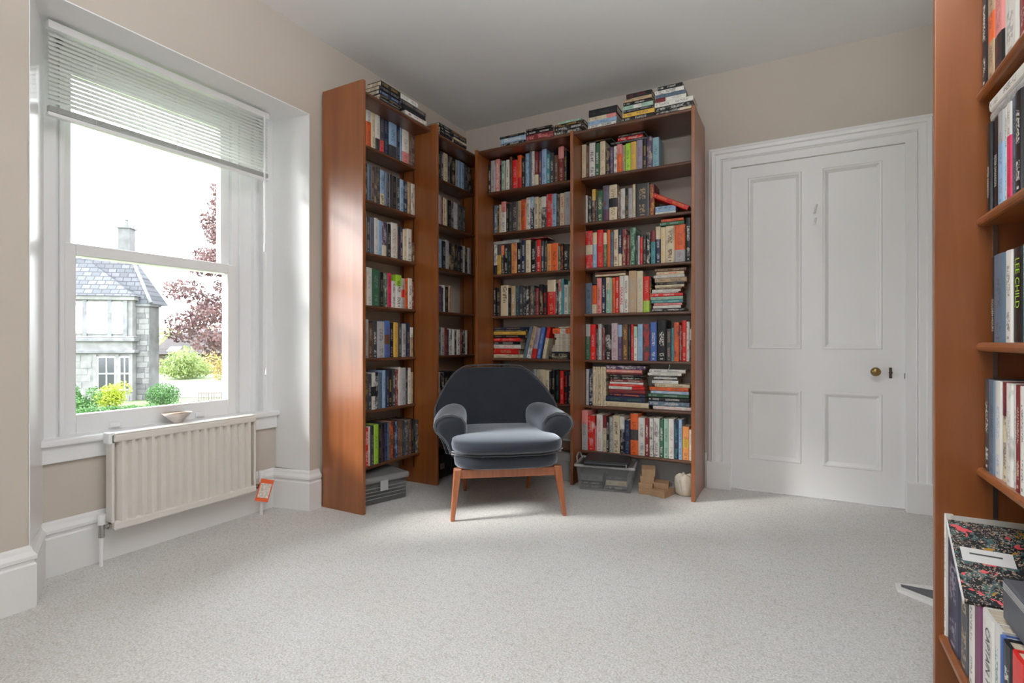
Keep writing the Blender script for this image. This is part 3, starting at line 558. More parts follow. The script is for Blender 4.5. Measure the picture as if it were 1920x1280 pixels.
def shelve_books(most=300):
    """the books that show largest become things of their own; the small remainder is one mass"""
    order = sorted(SPECS, key=lambda q: -q['size'])
    for sp in [q for q in SPECS if q in order[:most]]:
        o = bpy.data.objects.new('book', COVER); COL.objects.link(o); o.matrix_world = sp['m']
        for k in ('c1', 'c2', 'c3'): o[k] = sp[k]+[1.0]
        o['band'] = sp['band']; o['dims'] = sp['dims']; tag(o, sp['label'], 'book', sp['group']); sp['obj'] = o
        p = bpy.data.objects.new('pages', PAGES); COL.objects.link(p); p.parent = o
    rest = order[most:]; vs = []; fs = []; un = []; mi = []; at = {k: [] for k in ('c1', 'c2', 'c3', 'band', 'dims')}
    for sp in rest:
        for k_, me in enumerate((COVER, PAGES)):
            n0 = len(vs)
            for v in me.vertices: vs.append(tuple(sp['m'] @ v.co)); un += list(v.co)
            for p in me.polygons:
                fs.append(tuple(i+n0 for i in p.vertices)); mi.append(k_)
                for k in at: at[k] += list(sp[k][:3])
    me = bpy.data.meshes.new('book_mass'); me.from_pydata(vs, [], fs); me.materials.append(M['book_mass']); me.materials.append(M['pages'])
    me.polygons.foreach_set('material_index', mi)
    a = me.attributes.new('unit', 'FLOAT_VECTOR', 'POINT'); a.data.foreach_set('vector', un)
    for k in at: a = me.attributes.new(k, 'FLOAT_VECTOR', 'FACE'); a.data.foreach_set('vector', at[k])
    o = bpy.data.objects.new('remaining_books', me); COL.objects.link(o)
    tag(o, 'the remaining narrow and half-hidden books filling the shelves of the tall bookcases', None, None, 'stuff'); o['category'] = 'books'
def look(code, w, h):
    base, ink, alt = parse(code)
    adj = 'thick ' if w > 0.046 else ('slim ' if w < 0.0215 else ('tall ' if h > 0.243 else ''))
    return adj+NAME[base]+' book'+({'~': ' with %s top', '_': ' with %s foot', '=': ' with %s panel'}[alt[0]] % NAME[alt[1]] if alt else '')
BAYN = {'window': 'window bay', 'corner': 'dark corner bay', 'middle': 'bay behind armchair', 'door': 'door bay', 'near': 'cut-off bookcase'}
REF = {'window': ('from the divider', True), 'corner': ('from the corner end', True), 'middle': ('from the corner end', False), 'door': ('from middle upright', False), 'near': ('from far upright', False)}
ROWN = ['top', 'second', 'third', 'fourth', 'fifth', 'sixth', 'lowest']
ANG = {'x': 90, 'y': 0, 'r': -90}
def place(ax, pl, s, z):            # point on the spine plane
    return Vector((pl, s, z)) if ax == 'x' else (Vector((s, pl, z)) if ax == 'y' else Vector((pl, -s, z)))
def remap(bay, row, e):
    a0 = e[0][1]; b0 = e[-1][1]+e[-1][2]
    lo, hi = {'window': (-1466, -832), 'corner': (-811, -112), 'middle': (368, 1078), 'door': (1099, 1832), 'near': (1960, 2679)}[bay]
    a1, b1 = max(a0, lo+2), min(b0, hi-2); k = (b1-a1)/(b0-a0)
    return [(c, (a1+(s-a0)*k)/1000, w*k/1000, h/1000) for c, s, w, h in e]
for bay, row, ax, pl, z0, txt in ROWS:
    e = [(c, int(a), int(b_), int(h)) for c, a, b_, h in (q.split(',') for q in txt.split())]
    e = remap(bay, row, e); hs = 1.0
    if bay == 'door' and row == 1: pl, z0, hs = -0.26, ZD[0], 0.94
    if bay == 'middle' and row == 1: pl, z0 = -0.26, ZD[0]
    if bay == 'door' and row == 7: hs = 0.97
    ref, rev = REF[bay]; n = len(e)
    for i, (c, s, w, h) in enumerate(e):
        h *= hs; w = max(0.006, w-0.0012)
        back = {'x': pl-0.022, 'y': -pl-0.03, 'r': 3.02-pl}[ax]
        dp = min(back, 0.70*h)
        ins = random.uniform(0, 0.006)
        nrm = {'x': Vector((-1, 0, 0)), 'y': Vector((0, 1, 0)), 'r': Vector((1, 0, 0))}[ax]
        P = place(ax, pl, s+w/2, z0)+nrm*ins; dp = min(dp, back-ins)
        lab = look(c, w, h)+', '+ordn(n-1-i if rev else i)+' '+ref+', '+ROWN[row-1]+' shelf, '+BAYN[bay]
        BOOKS[bay, row, i] = (book(c, w, dp, h, Matrix.Translation(P) @ Matrix.Rotation(R(ANG[ax]), 4, 'Z'), lab, 'books on the %s shelf of the %s' % (ROWN[row-1], BAYN[bay])), w, h)
FD = {'window top one': 'first pile on top of window bay', 'window top two': 'pale pile on top of window bay', 'corner top one': 'black pile on top beside the divider',
 'corner top two': 'brown-topped pile above the corner bay', 'middle top one': 'pale blue pile above bay behind armchair', 'middle top two': 'maroon pile above bay behind armchair',
 'middle top three': 'black pile on top above middle upright', 'door top one': 'lowest pile on top of door bay', 'door top two': 'yellow-striped pile on top of door bay',
 'door top three': 'pale pile above the door bay end', 'door 1 flat': 'books lying across top shelf, door bay', 'door 1 flat two': 'book lying flat by upright, top shelf, door bay',
 'door 2 flat': 'pile under leaning red book, door bay', 'door 3 flat': 'pair lying on third shelf books, door bay', 'door 4 flat': 'pair lying on fourth shelf books, door bay',
 'door 4 stack': 'tall flat pile, fourth shelf, door bay', 'middle 3 flat': 'book lying across third shelf, bay behind armchair', 'middle 3 flat two': 'book lying across third shelf, bay behind armchair',
 'middle 5 stack': 'yellow and red pile, bay behind armchair', 'middle 5 stack two': 'white pile by middle upright', 'door 6 stack': 'red-striped pile, sixth shelf, door bay',
 'door 6 stack two': 'white and orange pile, sixth shelf, door bay', 'near 2 flat': 'pair lying across second shelf, cut-off bookcase'}
ZB = {'door 1 flat': ZD[0]+0.189, 'door 1 flat two': ZD[0]+0.226, 'door 3 flat': 1.43+0.235, 'door 4 flat': 1.12+0.246, 'middle 3 flat': 1.43+0.2365, 'middle 3 flat two': 1.43+0.2245, 'near 2 flat': 1.222+0.2015}
for nm, ax, pl, z0, txt in FLATS:
    if nm == 'door 1 flat two': txt = 'k,1129,179,13'; pl = -0.25
    if nm == 'door 1 flat': pl = -0.25
    if nm == 'door 3 flat': txt = 'Gm,1600,152,24,o,1610,138,18'.replace(',o', ' o')
    z = ZB.get(nm, z0)+0.0005; e = [q.split(',') for q in txt.split()]
    for i, (c, s, ln, th) in enumerate(e):
        s, ln, th = int(s)/1000, int(ln)/1000, int(th)/1000
        if ax == 'y' and pl > -0.3:
            hi = XR-0.003 if s > XM else XM-0.003
            if nm == 'middle 3 flat two' or s+ln <= hi: pass
            else: ln = hi-s
        back = {'x': pl-0.022, 'y': -pl-0.03, 'r': 3.0-pl}[ax]
        dp = min(back, 0.72*ln)
        if nm == 'middle 5 stack two': dp = 0.145; 
        rot = Matrix.Rotation(R(ANG[ax]+random.uniform(-1.0, 1.0)), 4, 'Z') @ Matrix.Rotation(R(90), 4, 'Y')
        P = place(ax, pl, s, z+th/2)
        P += {'x': Vector((-1, 0, 0)), 'y': Vector((0, 1, 0)), 'r': Vector((1, 0, 0))}[ax]*random.uniform(0.001, 0.008); dp -= 0.008
        pos = '' if len(e) == 1 else ('lowest in ' if i == 0 else ('topmost in ' if i == len(e)-1 else ordn(i)+' up in '))
        lab = look(c, th, 0)+', '+pos+FD[nm]
        if nm == 'middle 5 stack two' and i not in (0, 6): rot = Matrix.Translation((0, dp, 0)) @ Matrix.Rotation(R(180), 4, 'Z') @ Matrix.Rotation(R(-90), 4, 'Y'); P = place(ax, pl, s, z+th/2) ; rot = Matrix.Translation((0, dp, 0)) @ Matrix.Rotation(R(180), 4, 'Z') @ Matrix.Rotation(R(-90), 4, 'Y')
        if nm == 'middle 5 stack two': lab = look(c, th, 0)+', '+pos+'pile of page edges by middle upright'
        book(c, th-0.0006, dp, ln, Matrix.Translation(P) @ rot, lab, 'flat books: '+FD[nm])
        z += th
# leaning books on the fifth shelf behind the armchair
ln_ = [('s', 0.6295, 0.025, 0.236, 14), ('T_w', 0.662, 0.032, 0.236, 14), ('V_r', 0.702, 0.033, 0.220, 12), ('ba', 0.741, 0.030, 0.226, 11), ('c~r', 0.784, 0.026, 0.226, 11)]
for i, (c, s, w, h, a) in enumerate(ln_):
    dp = 0.14; a = R(a)
    P = Vector((s, -0.18, 0.806+0.0005+w/2*math.sin(a)))
    book(c, w, dp, h, Matrix.Translation(P) @ Matrix.Rotation(a, 4, 'Y'), '%s, %s of the leaning books, fifth shelf, bay behind armchair' % (look(c, w, h), ordn(i)), 'leaning books on the fifth shelf of the bay behind armchair')
# red book propped across the flat pair on the second shelf beside the door
ang = math.atan2(0.108, 0.213)
P = Vector((1.565, -0.185, 1.868))
book('r', 0.030, 0.14, 0.238, Matrix.Translation(P) @ Matrix.Rotation(R(90)+ang, 4, 'Y'), 'bright red book propped aslant over the flat pair, second shelf, door bay', None, 0)
# near bookcase, lowest shelf in view: spines seen close up
NB = [('w', 1.9585, 0.014, 0.292, 0.33, 2.682), ('nV', 1.973, 0.112, 0.243, 0.20, 2.684), ('dT', 2.086, 0.066, 0.219, 0.18, 2.684), ('w', 2.153, 0.037, 0.204, 0.18, 2.684), ('P', 2.191, 0.049, 0.186, 0.18, 2.684), ('w', 2.241, 0.072, 0.192, 0.16, 2.684),
      ('wt', 2.314, 0.031, 0.194, 0.16, 2.684), ('b', 2.346, 0.014, 0.190, 0.16, 2.684), ('kw', 2.361, 0.039, 0.190, 0.15, 2.684), ('wr~r', 2.401, 0.059, 0.193, 0.15, 2.684), ('k', 2.461, 0.040, 0.190, 0.15, 2.684)]
NL = ['slim tall white large-format book against far upright, lowest shelf, cut-off bookcase', 'thick midnight-blue hardback beside the slim white one, lowest shelf, cut-off bookcase', 'black book with gold lettering beside midnight-blue hardback, cut-off bookcase',
      'slim white book beside the plum one, lowest shelf, cut-off bookcase', 'plum paperback between white books, lowest shelf, cut-off bookcase', 'white paperback lettered CAPTAIN TOM, lowest shelf, cut-off bookcase', 'slim white book beside the CAPTAIN TOM paperback, cut-off bookcase',
      'slim periwinkle blue book, lowest shelf, cut-off bookcase', 'black book with white slanted lettering, lowest shelf, cut-off bookcase', 'white and red striped book, lowest shelf, cut-off bookcase', 'black book at the cut-off end, lowest shelf, cut-off bookcase']
for i, (c, s, w, h, dp, x) in enumerate(NB):
    BOOKS['near', 5, i] = (book(c, w-0.0008, dp, h, Matrix.Translation((x, -(s+w/2), 0.2245)) @ Matrix.Rotation(R(-90), 4, 'Z'), NL[i], 'books on the lowest shelf of the cut-off bookcase', 0), w-0.0008, h)
BOOKS['near', 5, 4][0]['c1'] = [0.16, 0.03, 0.10]
for k_ in BOOKS:
    if k_[0] == 'near': BOOKS[k_][0]['size'] += 1
for k_ in (('middle', 4, 2), ('door', 4, 8)): BOOKS[k_][0]['size'] += 1

# floral folder and slate box file lying on the near books
fo = empty('floral_folder', (2.684, -1.982, 0.505), R(-5), label='floral patterned folder with a cream label lying aslant on books, cut-off bookcase', cat='folder')
def floral():
    m, t, b = node_mat('floral_print'); N = t.nodes.new; L = t.links.new
    c = N('ShaderNodeTexCoord')
    def cells(scale, off, thr, col, prev, warp=0.25):
        mp = N('ShaderNodeMapping'); mp.inputs['Location'].default_value = (off, off*1.7, 0); L(c.outputs['Object'], mp.inputs[0])
        nz = N('ShaderNodeTexNoise'); nz.inputs['Scale'].default_value = scale*1.5; L(mp.outputs[0], nz.inputs['Vector'])
        ad = N('ShaderNodeMixRGB'); ad.blend_type = 'ADD'; ad.inputs[0].default_value = warp*10/scale; L(mp.outputs[0], ad.inputs[1]); L(nz.outputs['Color'], ad.inputs[2])
        v = N('ShaderNodeTexVoronoi'); v.inputs['Scale'].default_value = scale; L(ad.outputs[0], v.inputs['Vector'])
        g = N('ShaderNodeMath'); g.operation = 'LESS_THAN'; g.inputs[1].default_value = thr; L(v.outputs['Distance'], g.inputs[0])
        mx = N('ShaderNodeMixRGB'); L(g.outputs[0], mx.inputs[0]); mx.inputs[2].default_value = col+(1,)
        if isinstance(prev, tuple): mx.inputs[1].default_value = prev+(1,)
        else: L(prev, mx.inputs[1])
        return mx.outputs[0]
    k = cells(26, 0.1, 0.42, (0.055, 0.12, 0.12), (0.012, 0.016, 0.018), 0.4)
    k = cells(62, 0.5, 0.34, (0.46, 0.33, 0.25), k, 0.5)
    k = cells(20, 0.9, 0.20, (0.45, 0.24, 0.02), k)
    k = cells(48, 1.3, 0.20, (0.60, 0.52, 0.45), k, 0.5)
    k = cells(17, 2.1, 0.23, (0.70, 0.10, 0.12), k)
    L(k, b.inputs['Base Color']); b.inputs['Roughness'].default_value = 0.45; return m
M['floral'] = floral()
mt = Matrix.Rotation(R(20.5), 4, 'X')
MB().box(0, 0.29, -0.262, 0.0, -0.004, 0.004, mt).build('board', M['floral'], fo)
MB().box(-0.002, 0.0, -0.263, 0.0, -0.0045, 0.0045, mt).build('white_edge', M['paper'], fo)
lb = MB().box(0.012, 0.098, -0.140, -0.095, 0.004, 0.0046, mt).build('label_sticker', M['paper'], fo)
MB().box(0.026, 0.080, -0.116, -0.111, 0.0046, 0.0048, mt).build('print_line', M['slate_card'], lb)
bf = empty('box_file', (2.705, -2.285, 0.4195), R(0), label='dark slate box file lying on top of books, cut-off bookcase', cat='box file')
MB().box(0, 0.28, -0.26, 0.0, 0, 0.074).build('case', M['slate_card'], bf, bevel=0.003)
for q in range(4): MB().box(-0.001, 0.0, -0.255, -0.003, 0.056+q*0.0035, 0.0575+q*0.0035).build('page_line', M['greybox'], bf)
pw = MB().prism([(2.700, -1.118), (2.700, -1.175), (2.86, -1.30), (2.90, -1.06)], 0.0, 0.012)
o = tag(pw.build('newspaper', M['paper']), 'white newspaper lying on carpet behind the near bookcase', 'newspaper')
o2 = MB().prism([(2.716, -1.126), (2.714, -1.150), (2.84, -1.24), (2.86, -1.13)], 0.012, 0.0126).build('printed_photo', M['slate_card'], o)

# ---------------------------------------------------------------- things on the floor under the lowest shelves
def lidded_box(): 
    t = empty('storage_box', (0.168, -1.262, 0), R(-18), label='smoky plastic storage box with a frosted lid, floor of window bay', cat='box')
    MB().box(-0.13, 0.10, -0.16, 0.185, 0.004, 0.120).build('box_body', M['grey_tub'], t, bevel=0.008)
    MB().box(-0.145, 0.115, -0.175, 0.20, 0.120, 0.158).build('lid', M['grey_lid'], t, bevel=0.014, seg=3)
    for z in (0.03, 0.05, 0.07, 0.09): MB().box(0.10, 0.104, -0.15, 0.175, z, z+0.006).build('rib', M['grey_lid'], t)
    MB().box(0.115, 0.124, 0.00, 0.05, 0.075, 0.135).build('latch', M['tub_rim'], t, bevel=0.003)
    return t
lidded_box()
def crate():
    t = empty('plastic_tub', (1.315, -0.330, 0), R(10), label='open cloudy plastic tub on the carpet under the door bay', cat='tub')
    x0, x1, y0, y1, h = -0.185, 0.165, -0.13, 0.12, 0.165
    m = MB()
    def wallq(a, b):
        pass
    v = []; k = 0.018
    ob = [(x0+k, y0+k), (x1-k, y0+k), (x1-k, y1-k), (x0+k, y1-k)]; ot = [(x0, y0), (x1, y0), (x1, y1), (x0, y1)]
    vs = [(a, b, 0.004) for a, b in ob]+[(a, b, h) for a, b in ot]
    m.add(vs, [(0, 1, 5, 4), (1, 2, 6, 5), (2, 3, 7, 6), (3, 0, 4, 7), (3, 2, 1, 0)])
    m.build('tub_body', M['tub'], t)
    MB().box(x0-0.012, x1+0.012, y0-0.012, y0+0.004, h-0.016, h).box(x0-0.012, x1+0.012, y1-0.004, y1+0.012, h-0.016, h).box(x0-0.012, x0+0.004, y0, y1, h-0.016, h).box(x1-0.004, x1+0.012, y0, y1, h-0.016, h).build('rim', M['tub_rim'], t, bevel=0.005)
    MB().tube([(x0-0.004, -0.07, h), (x0-0.010, -0.06, h+0.03), (x0-0.012, 0.0, h+0.042), (x0-0.010, 0.06, h+0.03), (x0-0.004, 0.07, h)], 0.005, 8).build('handle', M['tub_rim'], t)
    return t
crate()
for i, (c, x, y, z, ln, th, lb_) in enumerate([('d', 1.165, -0.435, 0.006, 0.14, 0.022, 'charcoal book, lowest of the first pile inside the plastic tub'), ('k', 1.165, -0.435, 0.028, 0.14, 0.02, 'black book, second in the first pile inside the plastic tub'),
        ('g', 1.163, -0.435, 0.048, 0.142, 0.045, 'thick grey book, topmost of the first pile inside the plastic tub'), ('d', 1.325, -0.410, 0.006, 0.125, 0.025, 'charcoal book, lowest of the second pile inside the plastic tub'),
        ('cT', 1.322, -0.411, 0.031, 0.128, 0.034, 'cream book with brown lettering inside the plastic tub'), ('d', 1.322, -0.411, 0.065, 0.128, 0.03, 'charcoal book above the cream one inside the plastic tub')]):
    book(c, th-0.0008, 0.16, ln, Matrix.Translation((x, y, z+th/2)) @ Matrix.Rotation(R(10), 4, 'Z') @ Matrix.Rotation(R(90), 4, 'Y'), lb_, 'books inside the plastic tub', 0)
# readable titles: lettering as thin raised print on the spine
def title(key, text, col, zc, size_frac, span, xc=0.0):
    sp, w, h = BOOKS[key]; o = sp['obj']
    cu = bpy.data.curves.new('title', 'FONT'); cu.body = text; cu.align_x = 'CENTER'; cu.align_y = 'CENTER'; cu.size = 1.0; cu.extrude = 0.0; cu.resolution_u = 2
    t = bpy.data.objects.new('tmp_title', cu); COL.objects.link(t); bpy.context.view_layer.update()
    me = bpy.data.meshes.new_from_object(t.evaluated_get(bpy.context.evaluated_depsgraph_get())); bpy.data.objects.remove(t)
    xs = [v.co.x for v in me.vertices]; ys = [v.co.y for v in me.vertices]
    kx = span*h/(max(xs)-min(xs)); ky = size_frac*w/(max(ys)-min(ys)); cx = (max(xs)+min(xs))/2; cy = (max(ys)+min(ys))/2
    for v in me.vertices:
        a, b_ = (v.co.x-cx)*kx, (v.co.y-cy)*ky
        v.co = (xc+b_/w, -0.004, zc-a/h)
    if col not in M: M[col] = plain('print_'+col, lin(PAL[col]), 0.5)
    me.materials.append(M[col]); q = bpy.data.objects.new('title', me); COL.objects.link(q); q.parent = o
    o['dims'] = [h/w, 0.3, 0.0]; o['band'] = [o['band'][0], o['band'][1], 0.0]
shelve_books(300)
title(('middle', 4, 2), 'Griffin', 'k', 0.70, 0.50, 0.52, 0.10)
title(('door', 4, 8), 'MAKAN', 'r', 0.46, 0.62, 0.46)
title(('near', 3, 3), 'LEE CHILD', 'L', 0.62, 0.42, 0.52, 0.05)
title(('near', 3, 4), 'Bernard Cornwell', 'w', 0.72, 0.36, 0.52)
title(('near', 3, 0), 'GOLDEN HOURS', 'w', 0.32, 0.45, 0.38)
title(('near', 2, 0), 'PETER SWANSON', 'w', 0.34, 0.45, 0.34)
title(('near', 2, 1), 'PETER SWANSON', 'w', 0.42, 0.42, 0.34)
title(('near', 5, 5), 'CAPTAIN TOM', 'd', 0.52, 0.34, 0.72, 0.10)
title(('near', 5, 9), 'WILLIAM', 'd', 0.36, 0.30, 0.50, -0.2)

lp = empty('laptop_bag', (1.300, -0.345, 0.166), R(12), label='flat black zipped bag lying across the plastic tub', cat='bag')
MB().box(-0.125, 0.155, -0.15, 0.10, 0, 0.034).build('bag_body', M['black'], lp, bevel=0.012, seg=3)
MB().tube([(-0.115, -0.1505, 0.017), (0.145, -0.1505, 0.017)], 0.002, 5).build('zip', M['slate_card'], lp)
MB().box(0.135, 0.142, -0.160, -0.150, -0.004, 0.022).build('zip_pull', M['chrome'], lp, bevel=0.002)
def carton(x, y, z, w_, d_, h_, rz, lab, open_=False):
    t = empty('carton', (x, y, z), R(rz), label=lab, cat='box', group='small kraft cartons under the door bay')
    MB().box(-w_/2, w_/2, -d_/2, d_/2, 0, h_*0.72).build('carton_base', M['kraft'], t, bevel=0.001)
    MB().box(-w_/2-0.0012, w_/2+0.0012, -d_/2-0.0012, d_/2+0.0012, h_*0.5, h_-0.0005).build('carton_lid', M['kraft'], t, bevel=0.0012)
carton(1.552, -0.335, 0.000, 0.078, 0.10, 0.036, 12, 'kraft carton, lowest of the tall pile under the door bay')
carton(1.556, -0.332, 0.036, 0.082, 0.10, 0.034, 8, 'kraft carton, second up in the tall pile under the door bay')
carton(1.560, -0.330, 0.070, 0.080, 0.10, 0.042, 13, 'kraft carton, third up in the tall pile under the door bay')
carton(1.566, -0.324, 0.112, 0.078, 0.11, 0.042, 14, 'kraft carton, topmost of the tall pile under the door bay')
carton(1.652, -0.342, 0.000, 0.098, 0.12, 0.040, -16, 'kraft carton on the carpet beside the tall carton pile')
carton(1.646, -0.318, 0.040, 0.085, 0.08, 0.036, 4, 'kraft carton on top of the one beside the pile')
def pouch():
    t = empty('canvas_pouch', (1.774, -0.275, 0.0), label='cream gathered cloth bag on the carpet at the bookcase end', cat='bag')
    m = MB(); n = 28; prof = [(0.001, 0.0), (0.042, 0.001), (0.056, 0.016), (0.059, 0.045), (0.058, 0.075), (0.053, 0.100), (0.044, 0.116), (0.030, 0.126), (0.018, 0.122), (0.001, 0.118)]
    for i, (r, z) in enumerate(prof):
        for j in range(n):
            a = 2*math.pi*j/n; k = 1+0.08*math.sin(5*a+0.7*i)*min(1, z*14)+0.05*math.sin(9*a+2)*(z > 0.09)
            m.v.append((min(0.0555, r*k*math.cos(a)), r*k*math.sin(a)*0.9, z+0.006*math.sin(4*a)*(z > 0.08)))
    for i in range(len(prof)-1):
        for j in range(n): a = i*n+j; b = i*n+(j+1) % n; m.f.append((a, b, b+n, a+n))
    m.build('bag_body', M['canvas'], t, smooth=True)
    m2 = MB().tube([(-0.03, -0.052, 0.10), (-0.02, -0.058, 0.07), (-0.012, -0.060, 0.03)], 0.002, 6).build('drawstring', M['paper'], t)
pouch()
g = empty('storage_box', (0.93, -0.19, 0), 0, label='light grey lidded card box on the floor behind the armchair', cat='box')
MB().box(-0.12, 0.135, -0.13, 0.13, 0, 0.15).build('box_body', M['greybox'], g, bevel=0.004)
MB().box(-0.125, 0.14, -0.135, 0.135, 0.13, 0.18).build('lid', M['greybox'], g, bevel=0.004)
g = empty('equipment_case', (0.165, -0.62, 0), 0, label='black equipment case standing in the dark corner bay', cat='case')
MB().box(-0.10, 0.10, -0.14, 0.11, 0.012, 0.165).build('case_body', M['black'], g, bevel=0.008)
MB().box(0.10, 0.104, -0.09, -0.04, 0.07, 0.11).build('clasp', M['chrome'], g, bevel=0.002)
g = empty('card_folder', (0.30, -0.42, 0), R(30), label='beige card folder case on the floor behind the armchair leg', cat='folder')
MB().box(-0.05, 0.06, -0.13, 0.10, 0, 0.12).build('folder_cover', M['kraft'], g, bevel=0.004)
MB().box(-0.045, 0.055, -0.125, 0.095, 0.118, 0.124).build('papers', M['paper'], g)
# bookmark ribbon and lamp flex seen at the shelf edges
tag(MB().tube([(1.668, -0.196, 0.786), (1.664, -0.199, 0.762), (1.652, -0.198, 0.738)], 0.0022, 6).build('bookmark_ribbon', plain('mint_ribbon', (0.40, 0.55, 0.50), 0.5)), 'mint ribbon bookmark hanging below the fifth shelf, door bay', 'ribbon')

# ---------------------------------------------------------------- armchair
ch = empty('armchair', (1.041, -1.152, 0), R(37.2), label='dark slate velvet armchair with flared arms and teak legs facing the room', cat='armchair')
def sstep(a, b, x): t = max(0.0, min(1.0, (x-a)/(b-a))); return t*t*(3-2*t)
# back shell: a curved wing-shaped slab
m = MB(); NU, NV = 17, 14
def shell(t, u):         # t height 0..1, u across -1..1
    z = 0.26+0.51*t
    w_ = 0.31+0.075*sstep(0.0, 0.42, t)-0.155*max(0.0, (t-0.5)/0.5)**1.25-0.03*sstep(0.9, 1.0, t)
    yc = 0.52+0.26*t
    wrap = 0.10*(1-sstep(0.5, 1.0, t))+0.025
    return Vector((w_*u, yc-wrap*abs(u)**2.4, z-0.012*sstep(0.75, 1, t)*abs(u)**4))
front = [[shell(i/(NV-1), -1+2*j/(NU-1)) for j in range(NU)] for i in range(NV)]
for side in (0, 1):
    for i in range(NV):
        for j in range(NU):
            p = front[i][j].copy()
            u = -1+2*j/(NU-1)
            if side: th = 0.085*(1-0.35*(i/(NV-1)))*(1-0.55*abs(u)**4); p += Vector((0.02*u, th, -0.02))
            m.v.append(tuple(p))
def ix(s_, i, j): return s_*NU*NV+i*NU+j
for i in range(NV-1):
    for j in range(NU-1):
        m.f.append((ix(0, i, j), ix(0, i, j+1), ix(0, i+1, j+1), ix(0, i+1, j))); m.f.append((ix(1, i, j), ix(1, i+1, j), ix(1, i+1, j+1), ix(1, i, j+1)))
for i in range(NV-1):
    for j in (0, NU-1): m.f.append((ix(0, i, j), ix(0, i+1, j), ix(1, i+1, j), ix(1, i, j)))
for j in range(NU-1):
    for i in (0, NV-1): m.f.append((ix(0, i, j), ix(0, i, j+1), ix(1, i, j+1), ix(1, i, j)))
m.build('backrest', M['velvet'], ch, smooth=True, sub=1)
edge = [front[i][0] for i in range(4, NV)]+[front[NV-1][j] for j in range(1, NU)]+[front[i][NU-1] for i in range(NV-2, 3, -1)]
MB().tube([p+Vector((0, 0.004, 0.003)) for p in edge], 0.0045, 6).build('piping', M['piping'], ch, smooth=True)
# arms: flared, rolled wings
sec = [(0.225, 0.33), (0.27, 0.27), (0.303, 0.31), (0.322, 0.36), (0.350, 0.400), (0.384, 0.430), (0.400, 0.466), (0.386, 0.504), (0.345, 0.529), (0.29, 0.534), (0.238, 0.516), (0.208, 0.475), (0.205, 0.42)]
for s_ in (-1, 1):
    m = MB(); ys = [0.150, 0.156, 0.176, 0.22, 0.29, 0.37, 0.45, 0.54, 0.60]; sc_ = [0.55, 0.80, 0.95, 1.0, 1.0, 0.98, 0.94, 0.85, 0.7]; dz = [-0.01, -0.006, -0.002, 0.0, 0.004, 0.010, 0.020, 0.03, 0.04]; dx = [0, 0, 0, 0, -0.003, -0.008, -0.018, -0.035, -0.05]
    n = len(sec); cx = 0.305; cz = 0.43
    for y, k, a, b in zip(ys, sc_, dz, dx):
        for x, z in sec:
            kz = k if z > 0.35 else (1.0+k)/2
            m.v.append((s_*(cx+(x-cx)*k+b), y+(0.10*max(0, 0.43-z) if y < 0.2 else 0), cz+(z-cz)*kz+a*max(0, min(1, (z-0.25)/0.2))))
    for i in range(len(ys)-1):
        for j in range(n): a = i*n+j; b = i*n+(j+1) % n; m.f.append((a, b, b+n, a+n))
    m.f += [tuple(range(n)), tuple(range((len(ys)-1)*n, len(ys)*n))]
    m.build('armrest', M['velvet'], ch, smooth=True, sub=2)
    pp = []
    for x, z in [sec[k] for k in (1, 2, 3, 4, 5, 6, 7, 8, 9, 10, 11)]:
        pp.append((s_*(cx+(x-cx)*0.93), 0.163+0.10*max(0, 0.43-z), cz+(z-cz)*0.95))
    MB().tube(pp, 0.004, 6).build('piping', M['piping'], ch, smooth=True)
def pillow(name, cx, cy, cz, hx, hy, hz, e1, e2, bow, mat, nu=36, nv=14, taper=0.0, crown=0.0):
    m = MB()
    def sp(v, e): return math.copysign(abs(v)**e, v)
    for i in range(nv+1):
        ph = -math.pi/2+math.pi*i/nv
        for j in range(nu):
            th = 2*math.pi*j/nu
            x = sp(math.cos(ph), e1)*sp(math.cos(th), e2); y = sp(math.cos(ph), e1)*sp(math.sin(th), e2); z = sp(math.sin(ph), e1)
            xx = hx*x*(1-taper*(y+1)/2); zz = hz*z+(crown*(1-x*x)*(1-y*y) if z > 0 else 0)
            m.v.append((cx+xx, cy+hy*y-bow*(1-x*x)*(1-y)/2, cz+zz))
    for i in range(nv):
        for j in range(nu): a = i*nu+j; b = i*nu+(j+1) % nu; m.f.append((a, b, b+nu, a+nu))
    o = m.build(name, mat, ch, smooth=True)
    return o
pillow('seat_base', 0, 0.305, 0.294, 0.298, 0.300, 0.046, 0.45, 0.35, 0.035, M['velvet'], taper=0.18)
pillow('seat_cushion', 0, 0.270, 0.381, 0.312, 0.300, 0.040, 0.42, 0.34, 0.050, M['velvet'], taper=0.16, crown=0.012)
for z, r in ((0.352, 0.0042), (0.332, 0.0042)):
    pts = []
    for k in range(-12, 13):
        x = k/12*0.298; pts.append((x, (-0.012 if z > 0.34 else 0.022)-0.042*(1-(x/0.30)**2)+0.06*abs(x/0.30)**6, z-0.004*math.cos(k)*0.3))
    MB().tube(pts, r, 6).build('piping', M['piping'], ch, smooth=True)
for x in (-1, 1):
    MB().taper((x*0.298, 0.0, 0.0), (0.011, 0.012), (x*0.268, 0.045, 0.262), (0.021, 0.022)).build('leg', M['teak'], ch, bevel=0.005)
    MB().taper((x*0.198, 0.545, 0.0), (0.010, 0.011), (x*0.215, 0.470, 0.262), (0.019, 0.021)).build('leg', M['teak'], ch, bevel=0.005)
    MB().box(-0.013, 0.013, 0.06, 0.46, 0.212, 0.252, Matrix.Translation((x*0.262, 0, 0)) @ Matrix.Rotation(R(x*7), 4, 'Z')).build('side_rail', M['teak'], ch, bevel=0.003)
MB().box(-0.255, 0.255, 0.035, 0.058, 0.208, 0.254).build('front_rail', M['teak'], ch, bevel=0.003)
MB().box(-0.205, 0.205, 0.455, 0.478, 0.208, 0.252).build('back_rail', M['teak'], ch, bevel=0.003)

